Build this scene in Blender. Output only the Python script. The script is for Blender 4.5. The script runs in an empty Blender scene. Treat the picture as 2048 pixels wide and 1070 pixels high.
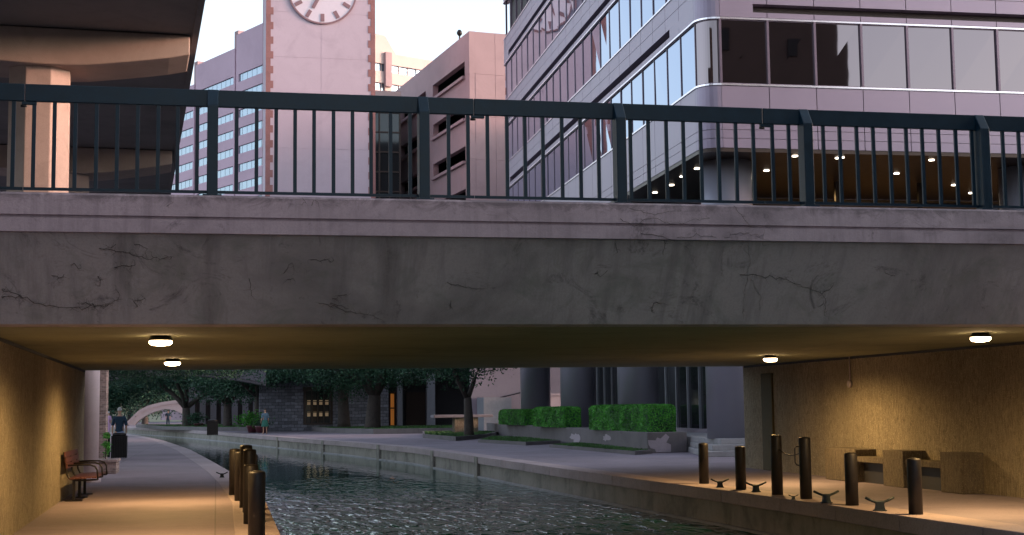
import bpy, bmesh, math, random
from mathutils import Vector, Matrix
R_ = math.radians
random.seed(7)
S = bpy.context.scene
COL = S.collection

# ------------------------------------------------------------------ camera
YAW, PITCH, ROLL = R_(11.8), R_(5.65), R_(0.69)
CAM = Vector((0, 0, 1.62))
fw = Vector((math.sin(YAW)*math.cos(PITCH), math.cos(YAW)*math.cos(PITCH), math.sin(PITCH)))
r0 = Vector((math.cos(YAW), -math.sin(YAW), 0)); u0 = r0.cross(fw)
rt = r0*math.cos(ROLL) - u0*math.sin(ROLL); up = u0*math.cos(ROLL) + r0*math.sin(ROLL)
cd = bpy.data.cameras.new('camera'); cam = bpy.data.objects.new('camera', cd); COL.objects.link(cam)
cd.sensor_width = 36; cd.lens = 2834/2048*36; cd.clip_end = 5000; cd.clip_start = 0.1
cam.matrix_world = Matrix(((rt.x, up.x, -fw.x, CAM.x), (rt.y, up.y, -fw.y, CAM.y), (rt.z, up.z, -fw.z, CAM.z), (0, 0, 0, 1)))
S.camera = cam

def ray(x, y): return fw + rt*((x-1024)/2834) + up*((535-y)/2834)
def at(x, y, Y):
    d = ray(x, y); return CAM + d*(Y/d.y)
def onz(x, y, z):
    d = ray(x, y); return CAM + d*((z-CAM.z)/d.z)

# ------------------------------------------------------------------ world, sun, exposure
SUN_AZ = R_(-14)      # direction to the sun measured from +X towards +Y
SUN_EL = R_(9)
w = bpy.data.worlds.new('World'); S.world = w; w.use_nodes = True
nt = w.node_tree; bg = nt.nodes['Background']
sky = nt.nodes.new('ShaderNodeTexSky'); sky.sky_type = 'NISHITA'; sky.sun_disc = False
sky.sun_elevation = SUN_EL; sky.sun_rotation = math.pi/2 - SUN_AZ
sky.air_density = 1.0; sky.dust_density = 3.0; sky.ozone_density = 2.0; sky.altitude = 100
hs = nt.nodes.new('ShaderNodeHueSaturation'); hs.inputs['Saturation'].default_value = .5
nt.links.new(sky.outputs[0], hs.inputs['Color']); nt.links.new(hs.outputs[0], bg.inputs[0]); bg.inputs[1].default_value = 0.15
sd = bpy.data.lights.new('sun', 'SUN'); sd.energy = 0.65; sd.angle = R_(8); sd.color = (1.0, 0.40, 0.26)
sun = bpy.data.objects.new('sun', sd); COL.objects.link(sun)
sdir = Vector((math.cos(SUN_AZ)*math.cos(SUN_EL), math.sin(SUN_AZ)*math.cos(SUN_EL), math.sin(SUN_EL)))
sun.rotation_euler = sdir.to_track_quat('Z', 'Y').to_euler()
S.view_settings.view_transform = 'Standard'; S.view_settings.look = 'None'
S.view_settings.exposure = 2.15; S.view_settings.gamma = 1
S.render.resolution_x = 1024; S.render.resolution_y = 535
S.render.engine = 'CYCLES'

# ------------------------------------------------------------------ mesh helpers
class MB:
    def __init__(s): s.v = []; s.f = []; s.sm = []
    def add(s, vs, fs, smooth=False):
        n = len(s.v); s.v += [tuple(p) for p in vs]
        for f in fs: s.f.append([n+i for i in f]); s.sm.append(smooth)
        return s
    def box(s, x0, x1, y0, y1, z0, z1, M=None):
        vs = [Vector((x, y, z)) for z in (z0, z1) for (x, y) in ((x0, y0), (x1, y0), (x1, y1), (x0, y1))]
        if M: vs = [M @ p for p in vs]
        return s.add(vs, [(3, 2, 1, 0), (4, 5, 6, 7), (0, 1, 5, 4), (1, 2, 6, 5), (2, 3, 7, 6), (3, 0, 4, 7)])
    def prism(s, pts, z0, z1, z_top=None, M=None):
        n = len(pts)
        vs = [Vector((p[0], p[1], z0)) for p in pts] + [Vector((p[0], p[1], z1)) for p in pts]
        if M: vs = [M @ p for p in vs]
        fs = [tuple(reversed(range(n))), tuple(range(n, 2*n))] + [(i, (i+1) % n, n+(i+1) % n, n+i) for i in range(n)]
        return s.add(vs, fs)
    def ext(s, pts, axis, a, b, M=None):
        """polygon in the plane normal to axis, extruded from a to b (axis 'x': pts=(y,z); 'y': pts=(x,z))"""
        n = len(pts)
        mk = (lambda p, t: Vector((t, p[0], p[1]))) if axis == 'x' else (lambda p, t: Vector((p[0], t, p[1])))
        vs = [mk(p, a) for p in pts] + [mk(p, b) for p in pts]
        if M: vs = [M @ p for p in vs]
        fs = [tuple(reversed(range(n))), tuple(range(n, 2*n))] + [(i, (i+1) % n, n+(i+1) % n, n+i) for i in range(n)]
        return s.add(vs, fs)
    def cyl(s, x, y, z0, z1, r, n=20, r1=None, bev=0.0, M=None):
        r1 = r if r1 is None else r1
        prof = [(r, z0), (r1, z1)] if not bev else [(r, z0), (r1, z1-bev), (r1-bev*.3, z1-bev*.3), (r1-bev, z1)]
        return s.lathe(x, y, prof, n, M)
    def lathe(s, x, y, prof, n=20, M=None):
        vs = []; fs = []
        for (r, z) in prof:
            for k in range(n):
                a = 2*math.pi*k/n; p = Vector((x+r*math.cos(a), y+r*math.sin(a), z)); vs.append(M @ p if M else p)
        for j in range(len(prof)-1):
            for k in range(n): fs.append((j*n+k, j*n+(k+1) % n, (j+1)*n+(k+1) % n, (j+1)*n+k))
        s.add(vs, fs, True)
        m = len(s.v) - len(vs)
        s.f.append([m+k for k in reversed(range(n))]); s.sm.append(False)
        s.f.append([m+(len(prof)-1)*n+k for k in range(n)]); s.sm.append(False)
        return s
    def tube(s, pts, r, n=8, r1=None):
        pts = [Vector(p) for p in pts]; N = len(pts); vs = []
        r1 = r if r1 is None else r1
        for i, p in enumerate(pts):
            t = (pts[min(i+1, N-1)] - pts[max(i-1, 0)]).normalized()
            a = Vector((0, 0, 1)) if abs(t.z) < .9 else Vector((1, 0, 0))
            b = t.cross(a).normalized(); c = t.cross(b)
            rr = r + (r1-r)*i/max(1, N-1)
            for k in range(n):
                q = 2*math.pi*k/n; vs.append(p + (b*math.cos(q) + c*math.sin(q))*rr)
        fs = [(j*n+k, j*n+(k+1) % n, (j+1)*n+(k+1) % n, (j+1)*n+k) for j in range(N-1) for k in range(n)]
        s.add(vs, fs, True)
        m = len(s.v)-len(vs)
        s.f.append([m+k for k in range(n)]); s.sm.append(False)
        s.f.append([m+(N-1)*n+k for k in reversed(range(n))]); s.sm.append(False)
        return s
    def build(s, name, mat, parent=None, bevel=0.0, world=True, loc=None):
        me = bpy.data.meshes.new(name)
        off = Vector((0, 0, 0))
        if parent is not None and world: off = WORLD[parent.name]
        if loc is not None: off = Vector(loc)
        me.from_pydata([tuple(Vector(p)-off) for p in s.v], [], s.f)
        me.polygons.foreach_set('use_smooth', s.sm)
        bm = bmesh.new(); bm.from_mesh(me); bmesh.ops.recalc_face_normals(bm, faces=bm.faces); bm.to_mesh(me); bm.free()
        me.materials.append(mat)
        o = bpy.data.objects.new(name, me); COL.objects.link(o)
        if parent is not None: o.parent = parent
        WORLD[o.name] = off
        if loc is not None: o.location = loc
        if bevel:
            b = o.modifiers.new('bevel', 'BEVEL'); b.width = bevel; b.segments = 2; b.limit_method = 'ANGLE'
        return o
WORLD = {}
def tag(o, label=None, cat=None, group=None, kind=None):
    if label: o['label'] = label
    if cat: o['category'] = cat
    if group: o['group'] = group
    if kind: o['kind'] = kind
    return o
def thing(name, loc, label, cat, group=None, rz=0):
    """empty at a thing's base; child verts given in world coords when rz == 0, else in local coords (world=False)"""
    o = bpy.data.objects.new(name, None); COL.objects.link(o); o.location = loc; o.rotation_euler = (0, 0, rz)
    o.empty_display_size = .2
    WORLD[o.name] = Vector(loc)
    return tag(o, label, cat, group)
def copy_thing(root, loc, label, rz=None, group=None):
    r = root.copy(); COL.objects.link(r); r.location = loc; r['label'] = label
    if rz is not None: r.rotation_euler = (0, 0, rz)
    if group: r['group'] = group
    for ch in list(root.children):
        c = ch.copy(); COL.objects.link(c); c.parent = r
        for g in list(ch.children):
            d = g.copy(); COL.objects.link(d); d.parent = c
    return r

# ------------------------------------------------------------------ materials
def new_mat(name):
    m = bpy.data.materials.new(name); m.use_nodes = True
    return m, m.node_tree, m.node_tree.nodes['Principled BSDF']
def lin(c): return tuple(c) + (1,) if len(c) == 3 else c
def N(nt, t, **k):
    n = nt.nodes.new(t)
    for a, b in k.items(): setattr(n, a, b)
    return n
def mapping(nt, scale=(1, 1, 1), rot=(0, 0, 0)):
    tc = N(nt, 'ShaderNodeTexCoord'); mp = N(nt, 'ShaderNodeMapping')
    mp.inputs['Scale'].default_value = scale; mp.inputs['Rotation'].default_value = rot
    nt.links.new(tc.outputs['Object'], mp.inputs['Vector']); return mp.outputs[0]
def noise(nt, vec, scale, detail=6, rough=.6, dist=0):
    n = N(nt, 'ShaderNodeTexNoise'); n.inputs['Scale'].default_value = scale; n.inputs['Detail'].default_value = detail
    n.inputs['Roughness'].default_value = rough; n.inputs['Distortion'].default_value = dist
    nt.links.new(vec, n.inputs['Vector']); return n.outputs['Fac']
def ramp(nt, fac, stops):
    r = N(nt, 'ShaderNodeValToRGB'); e = r.color_ramp.elements
    e[0].position, e[0].color = stops[0][0], lin(stops[0][1]); e[1].position, e[1].color = stops[-1][0], lin(stops[-1][1])
    for p, c in stops[1:-1]:
        k = e.new(p); k.color = lin(c)
    nt.links.new(fac, r.inputs[0]); return r.outputs[0]
def mix(nt, a, b, fac, mode='MIX'):
    m = N(nt, 'ShaderNodeMix', data_type='RGBA', blend_type=mode)
    for i, v in ((6, a), (7, b), (0, fac)):
        if hasattr(v, 'links'): nt.links.new(v, m.inputs[i])
        elif i == 0: m.inputs[0].default_value = v
        else: m.inputs[i].default_value = lin(v)
    return m.outputs[2]
def bump(nt, b, h, strength, dist=.02):
    n = N(nt, 'ShaderNodeBump'); n.inputs['Strength'].default_value = strength; n.inputs['Distance'].default_value = dist
    nt.links.new(h, n.inputs['Height']); nt.links.new(n.outputs[0], b.inputs['Normal']); return n
def concrete(name, base, dark=.55, scale=1.0, streak=.35, rough=.85, bmp=.35, tint=None, fine=40, patch=0, grime=None):
    m, nt, b = new_mat(name)
    v = mapping(nt)
    n1 = noise(nt, v, .6*scale, 8, .65, .4)
    d = tuple(c*dark for c in base)
    t = tint or tuple(c*.8 for c in base)
    c = ramp(nt, n1, [(.3, d), (.5, base), (.72, tuple(min(1, x*1.12) for x in base))])
    n2 = noise(nt, v, 3.1*scale, 10, .7, .8)
    c = mix(nt, c, t, ramp(nt, n2, [(.5, (0, 0, 0)), (.7, (.7, .7, .7))]))
    if streak:
        vs = mapping(nt, (2.6, .6, .12))
        n3 = noise(nt, vs, 1.6*scale, 6, .7)
        c = mix(nt, c, d, mix(nt, (0, 0, 0), ramp(nt, n3, [(.5, (0, 0, 0)), (.75, (1, 1, 1))]), streak))
    n4 = noise(nt, v, fine, 4, .7)
    c = mix(nt, c, tuple(x*.75 for x in base), mix(nt, (0, 0, 0), ramp(nt, n4, [(.45, (0, 0, 0)), (.7, (1, 1, 1))]), .5))
    if patch:
        n5 = noise(nt, v, 1.4, 12, .8, 1.5)
        c = mix(nt, c, tuple(x*.25 for x in base), mix(nt, (0, 0, 0), ramp(nt, n5, [(.56, (0, 0, 0)), (.68, (1, 1, 1))]), patch))
    if grime:   # weather grime creeping down from the top arris
        tc = N(nt, 'ShaderNodeTexCoord'); sz = N(nt, 'ShaderNodeSeparateXYZ'); nt.links.new(tc.outputs['Object'], sz.inputs[0])
        gr = N(nt, 'ShaderNodeMapRange'); gr.inputs['From Min'].default_value = grime[0]; gr.inputs['From Max'].default_value = grime[1]; gr.inputs['To Min'].default_value = -.12; gr.inputs['To Max'].default_value = .16
        nt.links.new(sz.outputs['Z'], gr.inputs['Value'])
        ng = noise(nt, mapping(nt, (1, 1, 1.6)), 2.4, 10, .75, 1)
        am = N(nt, 'ShaderNodeMath', operation='ADD'); nt.links.new(ng, am.inputs[0]); nt.links.new(gr.outputs[0], am.inputs[1])
        c = mix(nt, c, tuple(x*.42 for x in base), mix(nt, (0, 0, 0), ramp(nt, am.outputs[0], [(.52, (0, 0, 0)), (.68, (1, 1, 1))]), .85))
    nt.links.new(c, b.inputs['Base Color']); b.inputs['Roughness'].default_value = rough
    bump(nt, b, n4, bmp, .01)
    return m
def ribbed(name, base):
    """tunnel wall: raked vertical-rib aggregate concrete"""
    m, nt, b = new_mat(name)
    v = mapping(nt); vs = mapping(nt, (16, 16, 2.6)); vr = mapping(nt, (1, 1, .12))
    ns = noise(nt, vs, 2.2, 8, .75); nf = noise(nt, v, 45, 4, .7); nl = noise(nt, v, .5, 6, .6); nr = noise(nt, vr, 1.2, 5, .6)
    c = ramp(nt, nl, [(.3, tuple(x*.72 for x in base)), (.6, base)])
    c = mix(nt, c, tuple(x*.42 for x in base), mix(nt, (0, 0, 0), ramp(nt, ns, [(.42, (0, 0, 0)), (.62, (1, 1, 1))]), 1.0))
    c = mix(nt, c, tuple(x*.5 for x in base), mix(nt, (0, 0, 0), ramp(nt, nr, [(.5, (0, 0, 0)), (.7, (1, 1, 1))]), .5))
    c = mix(nt, c, tuple(min(1, x*1.6) for x in base), mix(nt, (0, 0, 0), ramp(nt, nf, [(.54, (0, 0, 0)), (.66, (1, 1, 1))]), .7))
    c = mix(nt, c, tuple(x*.3 for x in base), mix(nt, (0, 0, 0), ramp(nt, noise(nt, mapping(nt, (1, 1, .5)), 22, 3, .6), [(.56, (0, 0, 0)), (.68, (1, 1, 1))]), .6))
    nt.links.new(c, b.inputs['Base Color']); b.inputs['Roughness'].default_value = .92
    mm = N(nt, 'ShaderNodeMath', operation='ADD'); nt.links.new(ns, mm.inputs[0]); nt.links.new(nf, mm.inputs[1])
    bump(nt, b, mm.outputs[0], 1.0, .07)
    return m
def paint(name, base, rough=.4, metal=0, var=.15, bmp=.05, sc=6):
    m, nt, b = new_mat(name)
    v = mapping(nt); n = noise(nt, v, sc, 8, .7)
    c = ramp(nt, n, [(.3, tuple(x*(1-var) for x in base)), (.7, tuple(min(1, x*(1+var)) for x in base))])
    nt.links.new(c, b.inputs['Base Color']); b.inputs['Metallic'].default_value = metal
    r = N(nt, 'ShaderNodeMapRange'); r.inputs['To Min'].default_value = rough*.8; r.inputs['To Max'].default_value = min(1, rough*1.25)
    nt.links.new(n, r.inputs['Value']); nt.links.new(r.outputs[0], b.inputs['Roughness'])
    if bmp: bump(nt, b, noise(nt, v, 30, 4, .6), bmp, .01)
    return m
def glass(name, base, rough=.02, wav=.02, metal=1):
    m, nt, b = new_mat(name)
    b.inputs['Base Color'].default_value = lin(base); b.inputs['Metallic'].default_value = metal; b.inputs['Roughness'].default_value = rough
    if wav: bump(nt, b, noise(nt, mapping(nt), .5, 2, .4), wav, .1)
    return m
def emit(name, col, st):
    m, nt, b = new_mat(name); b.inputs['Base Color'].default_value = lin(col)
    b.inputs['Emission Color'].default_value = lin(col); b.inputs['Emission Strength'].default_value = st
    return m
def stone(name, base, sc, mortar, ratio=.5, w_=.6, h_=.3, rot=(0, 0, 0)):
    m, nt, b = new_mat(name)
    v = mapping(nt, (1, 1, 1), rot)
    br = N(nt, 'ShaderNodeTexBrick'); br.inputs['Scale'].default_value = sc
    br.inputs['Color1'].default_value = lin(tuple(x*.6 for x in base)); br.inputs['Color2'].default_value = lin(tuple(min(1, x*1.35) for x in base))
    br.inputs['Mortar'].default_value = lin(mortar); br.inputs['Mortar Size'].default_value = .02; br.inputs['Bias'].default_value = 0
    br.inputs['Brick Width'].default_value = w_; br.inputs['Row Height'].default_value = h_
    nv = noise(nt, v, 1.2, 3)
    vm = N(nt, 'ShaderNodeVectorMath', operation='MULTIPLY_ADD')
    cmb = N(nt, 'ShaderNodeCombineXYZ')
    for i in range(3): nt.links.new(nv, cmb.inputs[i])
    nt.links.new(cmb.outputs[0], vm.inputs[0]); vm.inputs[1].default_value = (.15, .15, .15); nt.links.new(v, vm.inputs[2])
    nt.links.new(vm.outputs[0], br.inputs['Vector'])
    n = noise(nt, v, 8, 8, .7)
    c = mix(nt, br.outputs['Color'], tuple(x*.4 for x in base), mix(nt, (0, 0, 0), ramp(nt, n, [(.4, (0, 0, 0)), (.7, (1, 1, 1))]), .6))
    nt.links.new(c, b.inputs['Base Color']); b.inputs['Roughness'].default_value = .9
    bump(nt, b, n, .5, .03)
    return m
def leafmat(name, a, b_, c_):
    m, nt, b = new_mat(name)
    g = N(nt, 'ShaderNodeNewGeometry')
    n = noise(nt, mapping(nt), 1.3, 4, .6)
    c1 = ramp(nt, g.outputs['Random Per Island'], [(0, a), (.55, b_), (1, c_)])
    c = mix(nt, c1, tuple(x*.35 for x in a), mix(nt, (0, 0, 0), ramp(nt, n, [(.4, (1, 1, 1)), (.6, (0, 0, 0))]), .7))
    nt.links.new(c, b.inputs['Base Color']); b.inputs['Roughness'].default_value = .6
    b.inputs['Specular IOR Level'].default_value = .3
    return m
def pavement(name, base, joint=.0):
    m, nt, b = new_mat(name)
    v = mapping(nt); n1 = noise(nt, v, .35, 8, .65, .5); n2 = noise(nt, v, 34, 5, .85); n3 = noise(nt, v, 5, 8, .7, 1)
    c = ramp(nt, n1, [(.3, tuple(x*.7 for x in base)), (.55, base), (.75, tuple(x*1.15 for x in base))])
    c = mix(nt, c, tuple(x*.5 for x in base), mix(nt, (0, 0, 0), ramp(nt, n3, [(.5, (0, 0, 0)), (.75, (1, 1, 1))]), .5))
    c = mix(nt, c, tuple(x*.5 for x in base), mix(nt, (0, 0, 0), ramp(nt, n2, [(.45, (0, 0, 0)), (.65, (1, 1, 1))]), .6))
    if joint:
        br = N(nt, 'ShaderNodeTexBrick'); br.offset = 0; br.inputs['Scale'].default_value = 1
        br.inputs['Color1'].default_value = (1, 1, 1, 1); br.inputs['Color2'].default_value = (.88, .88, .88, 1); br.inputs['Mortar'].default_value = (.62, .62, .62, 1)
        br.inputs['Mortar Size'].default_value = .012; br.inputs['Brick Width'].default_value = joint; br.inputs['Row Height'].default_value = joint
        nt.links.new(v, br.inputs['Vector']); c = mix(nt, c, br.outputs['Color'], 1.0, 'MULTIPLY')
    nt.links.new(c, b.inputs['Base Color'])
    b.inputs['Roughness'].default_value = .8; bump(nt, b, n2, .35, .01)
    return m

M = {}
M['cap'] = concrete('cap_concrete', (.41, .325, .355), .45, 1.6, .6, patch=.8, grime=(3.72, 3.90))
M['fascia'] = concrete('fascia_concrete', (.42, .365, .35), .5, .7, 1.0, tint=(.22, .225, .18), patch=.85)
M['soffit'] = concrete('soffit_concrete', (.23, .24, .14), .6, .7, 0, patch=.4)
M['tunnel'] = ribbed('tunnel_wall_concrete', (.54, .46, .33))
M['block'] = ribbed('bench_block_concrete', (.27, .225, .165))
M['path'] = pavement('path_concrete', (.27, .215, .25), 3.0)
M['coping'] = pavement('coping_concrete', (.36, .29, .31), 0)
M['plaza'] = pavement('plaza_paving', (.25, .21, .26), 2.4)
M['quay'] = concrete('quay_wall_concrete', (.25, .23, .205), .4, 2.0, .8, patch=.6)
M['quay_ledge'] = concrete('quay_ledge_concrete', (.30, .29, .31), .6, 2.0, 0)
M['rail'] = paint('railing_paint', (.003, .018, .034), .35, .0, .25, .08, 5)
M['bollard'] = paint('bollard_steel', (.019, .017, .019), .5, .2, .35, .15, 9)
M['cleat'] = paint('cleat_iron', (.02, .03, .035), .5, .4, .3, .2, 14)
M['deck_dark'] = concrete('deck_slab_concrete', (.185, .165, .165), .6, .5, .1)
M['deck_beam'] = concrete('deck_beam_concrete', (.38, .285, .245), .7, .6, .2)  # part of the warm light on the beams is put into this colour
M['deck_col'] = concrete('deck_column_concrete', (.46, .34, .30), .8, .8, .25)  # some of the columns' warm light is mixed into their colour
M['panel'] = paint('facade_panel_metal', (.25, .205, .275), .36, .35, .05, .0, .4)
M['trim'] = paint('facade_trim_steel', (.80, .74, .80), .22, .8, .04, .0, 1)
M['frame'] = paint('facade_window_frame', (.16, .12, .16), .35, .5, .05, 0)
M['core'] = paint('facade_shadow_gap', (.055, .045, .05), .7, 0, .1, 0)
M['glass_blue'] = glass('facade_mirror_glass', (.24, .30, .43), .015, .03)
M['glass_front'] = glass('facade_bronze_glass', (.20, .165, .175), .02, .03)
M['glass_dark'] = glass('dark_glass', (.05, .055, .06), .05, .02, .6)
M['window_far'] = glass('hotel_window_glass', (.27, .34, .42), .2, 0, .6)
M['colmetal'] = paint('round_column_cladding', (.27, .265, .32), .30, .25, .05, 0, .5)
M['bronze'] = paint('bronze_frame', (.05, .035, .03), .4, .5, .1, 0)
M['lobby'] = paint('lobby_wall', (.20, .13, .055), .6, 0, .35, 0, .5)
M['mullion'] = paint('grey_mullion', (.26, .27, .31), .4, .4, .1, 0)
M['hotel'] = concrete('hotel_pink_stucco', (.55, .39, .49), .85, .05, .0, bmp=.05)
M['hotel_warm'] = concrete('hotel_cream_stucco', (.60, .45, .42), .85, .05, .0, bmp=.05)
M['garage'] = concrete('garage_precast', (.36, .25, .27), .8, .15, .25, bmp=.1)
M['garage_dark'] = paint('garage_interior', (.035, .045, .05), .8, 0, .2, 0)
M['stucco'] = concrete('tower_stucco', (.47, .375, .45), .88, .12, .3, bmp=.05)
M['quoin'] = concrete('quoin_brick', (.27, .125, .125), .75, 1.5, .2, bmp=.3, fine=12)
M['clock_ink'] = paint('clock_mauve_metal', (.22, .12, .14), .5, 0, .1, 0)
M['clock_face'] = paint('clock_face_enamel', (.62, .54, .62), .4, 0, .03, 0)
M['stonewall'] = stone('rough_stone_wall', (.20, .20, .24), 1.3, (.05, .05, .06), rot=(R_(90), 0, 0))
M['arcade'] = concrete('arcade_render', (.20, .18, .21), .7, .3, .3)
M['pinkwall'] = concrete('stair_wall_render', (.30, .235, .275), .85, .3, .1)
M['footbridge'] = concrete('footbridge_concrete', (.25, .235, .27), .8, .6, .3)
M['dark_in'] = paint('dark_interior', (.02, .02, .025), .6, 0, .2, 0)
M['wood'] = paint('bench_slats', (.10, .036, .030), .45, 0, .35, .1, 12)
M['iron'] = paint('black_iron', (.015, .013, .014), .45, .4, .2, .1)
M['bark'] = concrete('tree_bark', (.055, .042, .038), .5, 6, .5, bmp=.9, fine=14)
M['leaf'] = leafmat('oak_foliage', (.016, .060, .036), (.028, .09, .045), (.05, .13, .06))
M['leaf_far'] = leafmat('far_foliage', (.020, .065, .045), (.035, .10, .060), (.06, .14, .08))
M['hedge'] = leafmat('hedge_foliage', (.04, .22, .025), (.07, .33, .035), (.15, .46, .06))
M['grass'] = leafmat('grass_blades', (.04, .11, .03), (.06, .16, .04), (.09, .2, .05))
M['soil'] = pavement('lawn_soil', (.04, .06, .025))
M['brick'] = stone('red_brick', (.27, .19, .185), 5, (.36, .3, .3), rot=(R_(90), 0, 0))
M['planter'] = concrete('planter_wall_concrete', (.13, .115, .125), .6, 1.0, .6)
M['patch'] = concrete('pale_patched_concrete', (.34, .29, .33), .8, 2, .1)
M['white_col'] = concrete('painted_column', (.55, .47, .56), .85, .5, .3, bmp=.1)
M['skin'] = paint('skin', (.42, .24, .17), .55, 0, .08, 0)
M['hair'] = paint('grey_hair', (.45, .44, .44), .8, 0, .15, .1, 30)
M['navy'] = paint('navy_cotton', (.008, .03, .06), .85, 0, .2, .1, 15)
M['denim'] = paint('pale_denim', (.17, .24, .40), .85, 0, .2, .1, 20)
M['lilac'] = paint('lilac_cotton', (.42, .25, .40), .85, 0, .1, 0)
M['skyblue'] = paint('sky_blue_cotton', (.10, .17, .24), .85, 0, .1, 0)
M['green_cloth'] = paint('green_cotton', (.02, .12, .09), .85, 0, .1, 0)
M['red_pot'] = paint('red_glazed_pot', (.09, .02, .03), .4, 0, .2, 0)
M['lamp_glow'] = emit('lamp_lens_glow', (1, .66, .36), 9)
M['down_glow'] = emit('downlight_glow', (1, .85, .68), 3)
M['door_glow'] = emit('lit_doorway_glow', (1, .36, .07), .03)
M['vine'] = paint('dead_vine', (.085, .07, .06), .9, 0, .2, 0)
M['vine_pale'] = paint('pale_root', (.30, .27, .26), .9, 0, .2, 0)
M['asphalt'] = pavement('asphalt', (.05, .05, .052))
M['brown_bldg'] = concrete('brown_precast', (.13, .095, .085), .8, .1, .1)

M['rail'].node_tree.nodes['Principled BSDF'].inputs['Specular IOR Level'].default_value = .28
M['recess_strip'] = concrete('shaded_strip', (.08, .068, .035), .6, 1, .3)  # dark tone imitates the shade of a wall recess
# water
def water_mat():
    m, nt, b = new_mat('canal_water')
    b.inputs['Base Color'].default_value = (.004, .058, .050, 1); b.inputs['Roughness'].default_value = .03
    b.inputs['IOR'].default_value = 1.33; b.inputs['Specular IOR Level'].default_value = .5
    v = mapping(nt, (1, .30, 1), (0, 0, R_(6))); a = noise(nt, v, 3.6, 1, .4, .6); c = noise(nt, mapping(nt, (1, .32, 1)), 8.5, 1, .4, .5)
    mm = N(nt, 'ShaderNodeMath', operation='MULTIPLY_ADD'); mm.inputs[1].default_value = .25
    nt.links.new(c, mm.inputs[0]); nt.links.new(a, mm.inputs[2])
    # breeze: ruffled under the bridge, calm farther up the canal
    g = N(nt, 'ShaderNodeNewGeometry'); sx = N(nt, 'ShaderNodeSeparateXYZ'); nt.links.new(g.outputs['Position'], sx.inputs[0])
    wv = noise(nt, mapping(nt, (1, .4, 1)), .35, 3, .5)
    ad = N(nt, 'ShaderNodeMath', operation='MULTIPLY_ADD'); ad.inputs[1].default_value = 14; nt.links.new(wv, ad.inputs[0]); nt.links.new(sx.outputs['Y'], ad.inputs[2])
    mr = N(nt, 'ShaderNodeMapRange'); mr.inputs['From Min'].default_value = 31; mr.inputs['From Max'].default_value = 52; mr.inputs['To Min'].default_value = 1.0; mr.inputs['To Max'].default_value = .025
    nt.links.new(ad.outputs[0], mr.inputs['Value'])
    n = N(nt, 'ShaderNodeBump'); n.inputs['Distance'].default_value = .32
    nt.links.new(mr.outputs[0], n.inputs['Strength']); nt.links.new(mm.outputs[0], n.inputs['Height']); nt.links.new(n.outputs[0], b.inputs['Normal'])
    return m
M['water'] = water_mat()

# ------------------------------------------------------------------ ground, water, banks
def struct(mb, name, mat, **k): return tag(mb.build(name, mat, **k), kind='structure')
struct(MB().add([(-2500, -2500, -1.6), (2500, -2500, -1.6), (2500, 2500, -1.6), (-2500, 2500, -1.6)], [(0, 1, 2, 3)]), 'ground', M['soil'])
struct(MB().add([(-60, -40, -.55), (12, -40, -.55), (12, 230, -.55), (-60, 230, -.55)], [(0, 1, 2, 3)]), 'water', M['water'])

RB = [(9.5, -40), (9.42, 10), (9.2, 16), (9.12, 18), (9.1, 20), (9.05, 22), (8.95, 24.5), (8.72, 28), (8.5, 33), (8.22, 41), (8.0, 48), (7.65, 56), (6.2, 67.5), (4.45, 78), (2.6, 90), (.6, 104), (-2.6, 122), (-7, 142), (-14, 170), (-30, 225)]
LB = [(.8, -40), (.8, 19), (.84, 26), (.62, 33), (.35, 39), (0, 45), (-.5, 53), (-1.07, 62), (-2.0, 73), (-3.0, 84), (-4.9, 100), (-8.3, 120), (-13.5, 142), (-20, 165), (-40, 220)]
def quay(poly, side, z, name_w, body_pts):
    # side: +1 land lies at greater x
    def off(d): return [(x + side*d, y) for x, y in poly]
    cop = MB(); wall = MB(); led = MB()
    a, b = off(-.04), off(.55)
    for i in range(len(poly)-1):
        # coping blocks of about 2.4 m with fine joints
        (x0, y0), (x1, y1) = poly[i], poly[i+1]
        L = math.hypot(x1-x0, y1-y0); n = max(1, round(L/2.4))
        for k in range(n):
            t0, t1 = k/n, (k+1)/n - .006/ (L/n) * 1.0
            def P(t, d): return (x0+(x1-x0)*t + side*d, y0+(y1-y0)*t)
            q = [P(t0, -.04), P(t0, .55), P(t1, .55), P(t1, -.04)]
            if side < 0: q = q[::-1]
            cop.prism(q, z-.22, z+.006)
        q = [P(0, .03), P(0, .45), P(1, .45), P(1, .03)]
        wall.prism(q, -1.5, z-.225)
        q = [P(0, -.06), P(0, .04), P(1, .04), P(1, -.06)]
        led.prism(q, -.62, -.505)
        if 38 < y0 < 90:
            for k in range(max(1, round(L/16))):
                t = (k+.5)/max(1, round(L/16)); dt = .22/L
                q = [P(t-dt, -.075), P(t-dt, .05), P(t+dt, .05), P(t+dt, -.075)]
                wall.prism(q, -1.4, z-.01)
    return cop, wall, led
c, wl, ld = quay(RB, 1, .1, 'right', None)
struct(c, 'coping', M['coping'], bevel=.012); struct(wl, 'quay_wall', M['quay']); struct(ld, 'quay_ledge', M['quay_ledge'])
c, wl, ld = quay(LB, -1, 0, 'left', None)
struct(c, 'coping', M['coping'], bevel=.012); struct(wl, 'quay_wall', M['quay']); struct(ld, 'quay_ledge', M['quay_ledge'])
rp = MB(); pts = [(x+.54, y) for x, y in RB]
rp.prism(pts + [(90, 225), (90, -40)], -1.4, .1)
struct(rp, 'plaza', M['plaza'])
lp = MB(); pts = [(x-.54, y) for x, y in LB]
lp.prism(list(reversed(pts)) + [(-90, -40), (-90, 220)], -1.4, 0)
struct(lp, 'path', M['path'])

# ------------------------------------------------------------------ the road bridge
YF, YB = 15.85, 33.3      # soffit edges
CZ = 2.57
br = thing('road_bridge', (4.8, 24, 0), 'wide concrete road bridge with a pale banded edge and stained sloping face crossing the canal', 'bridge')
X0, X1 = -34, 44
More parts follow.
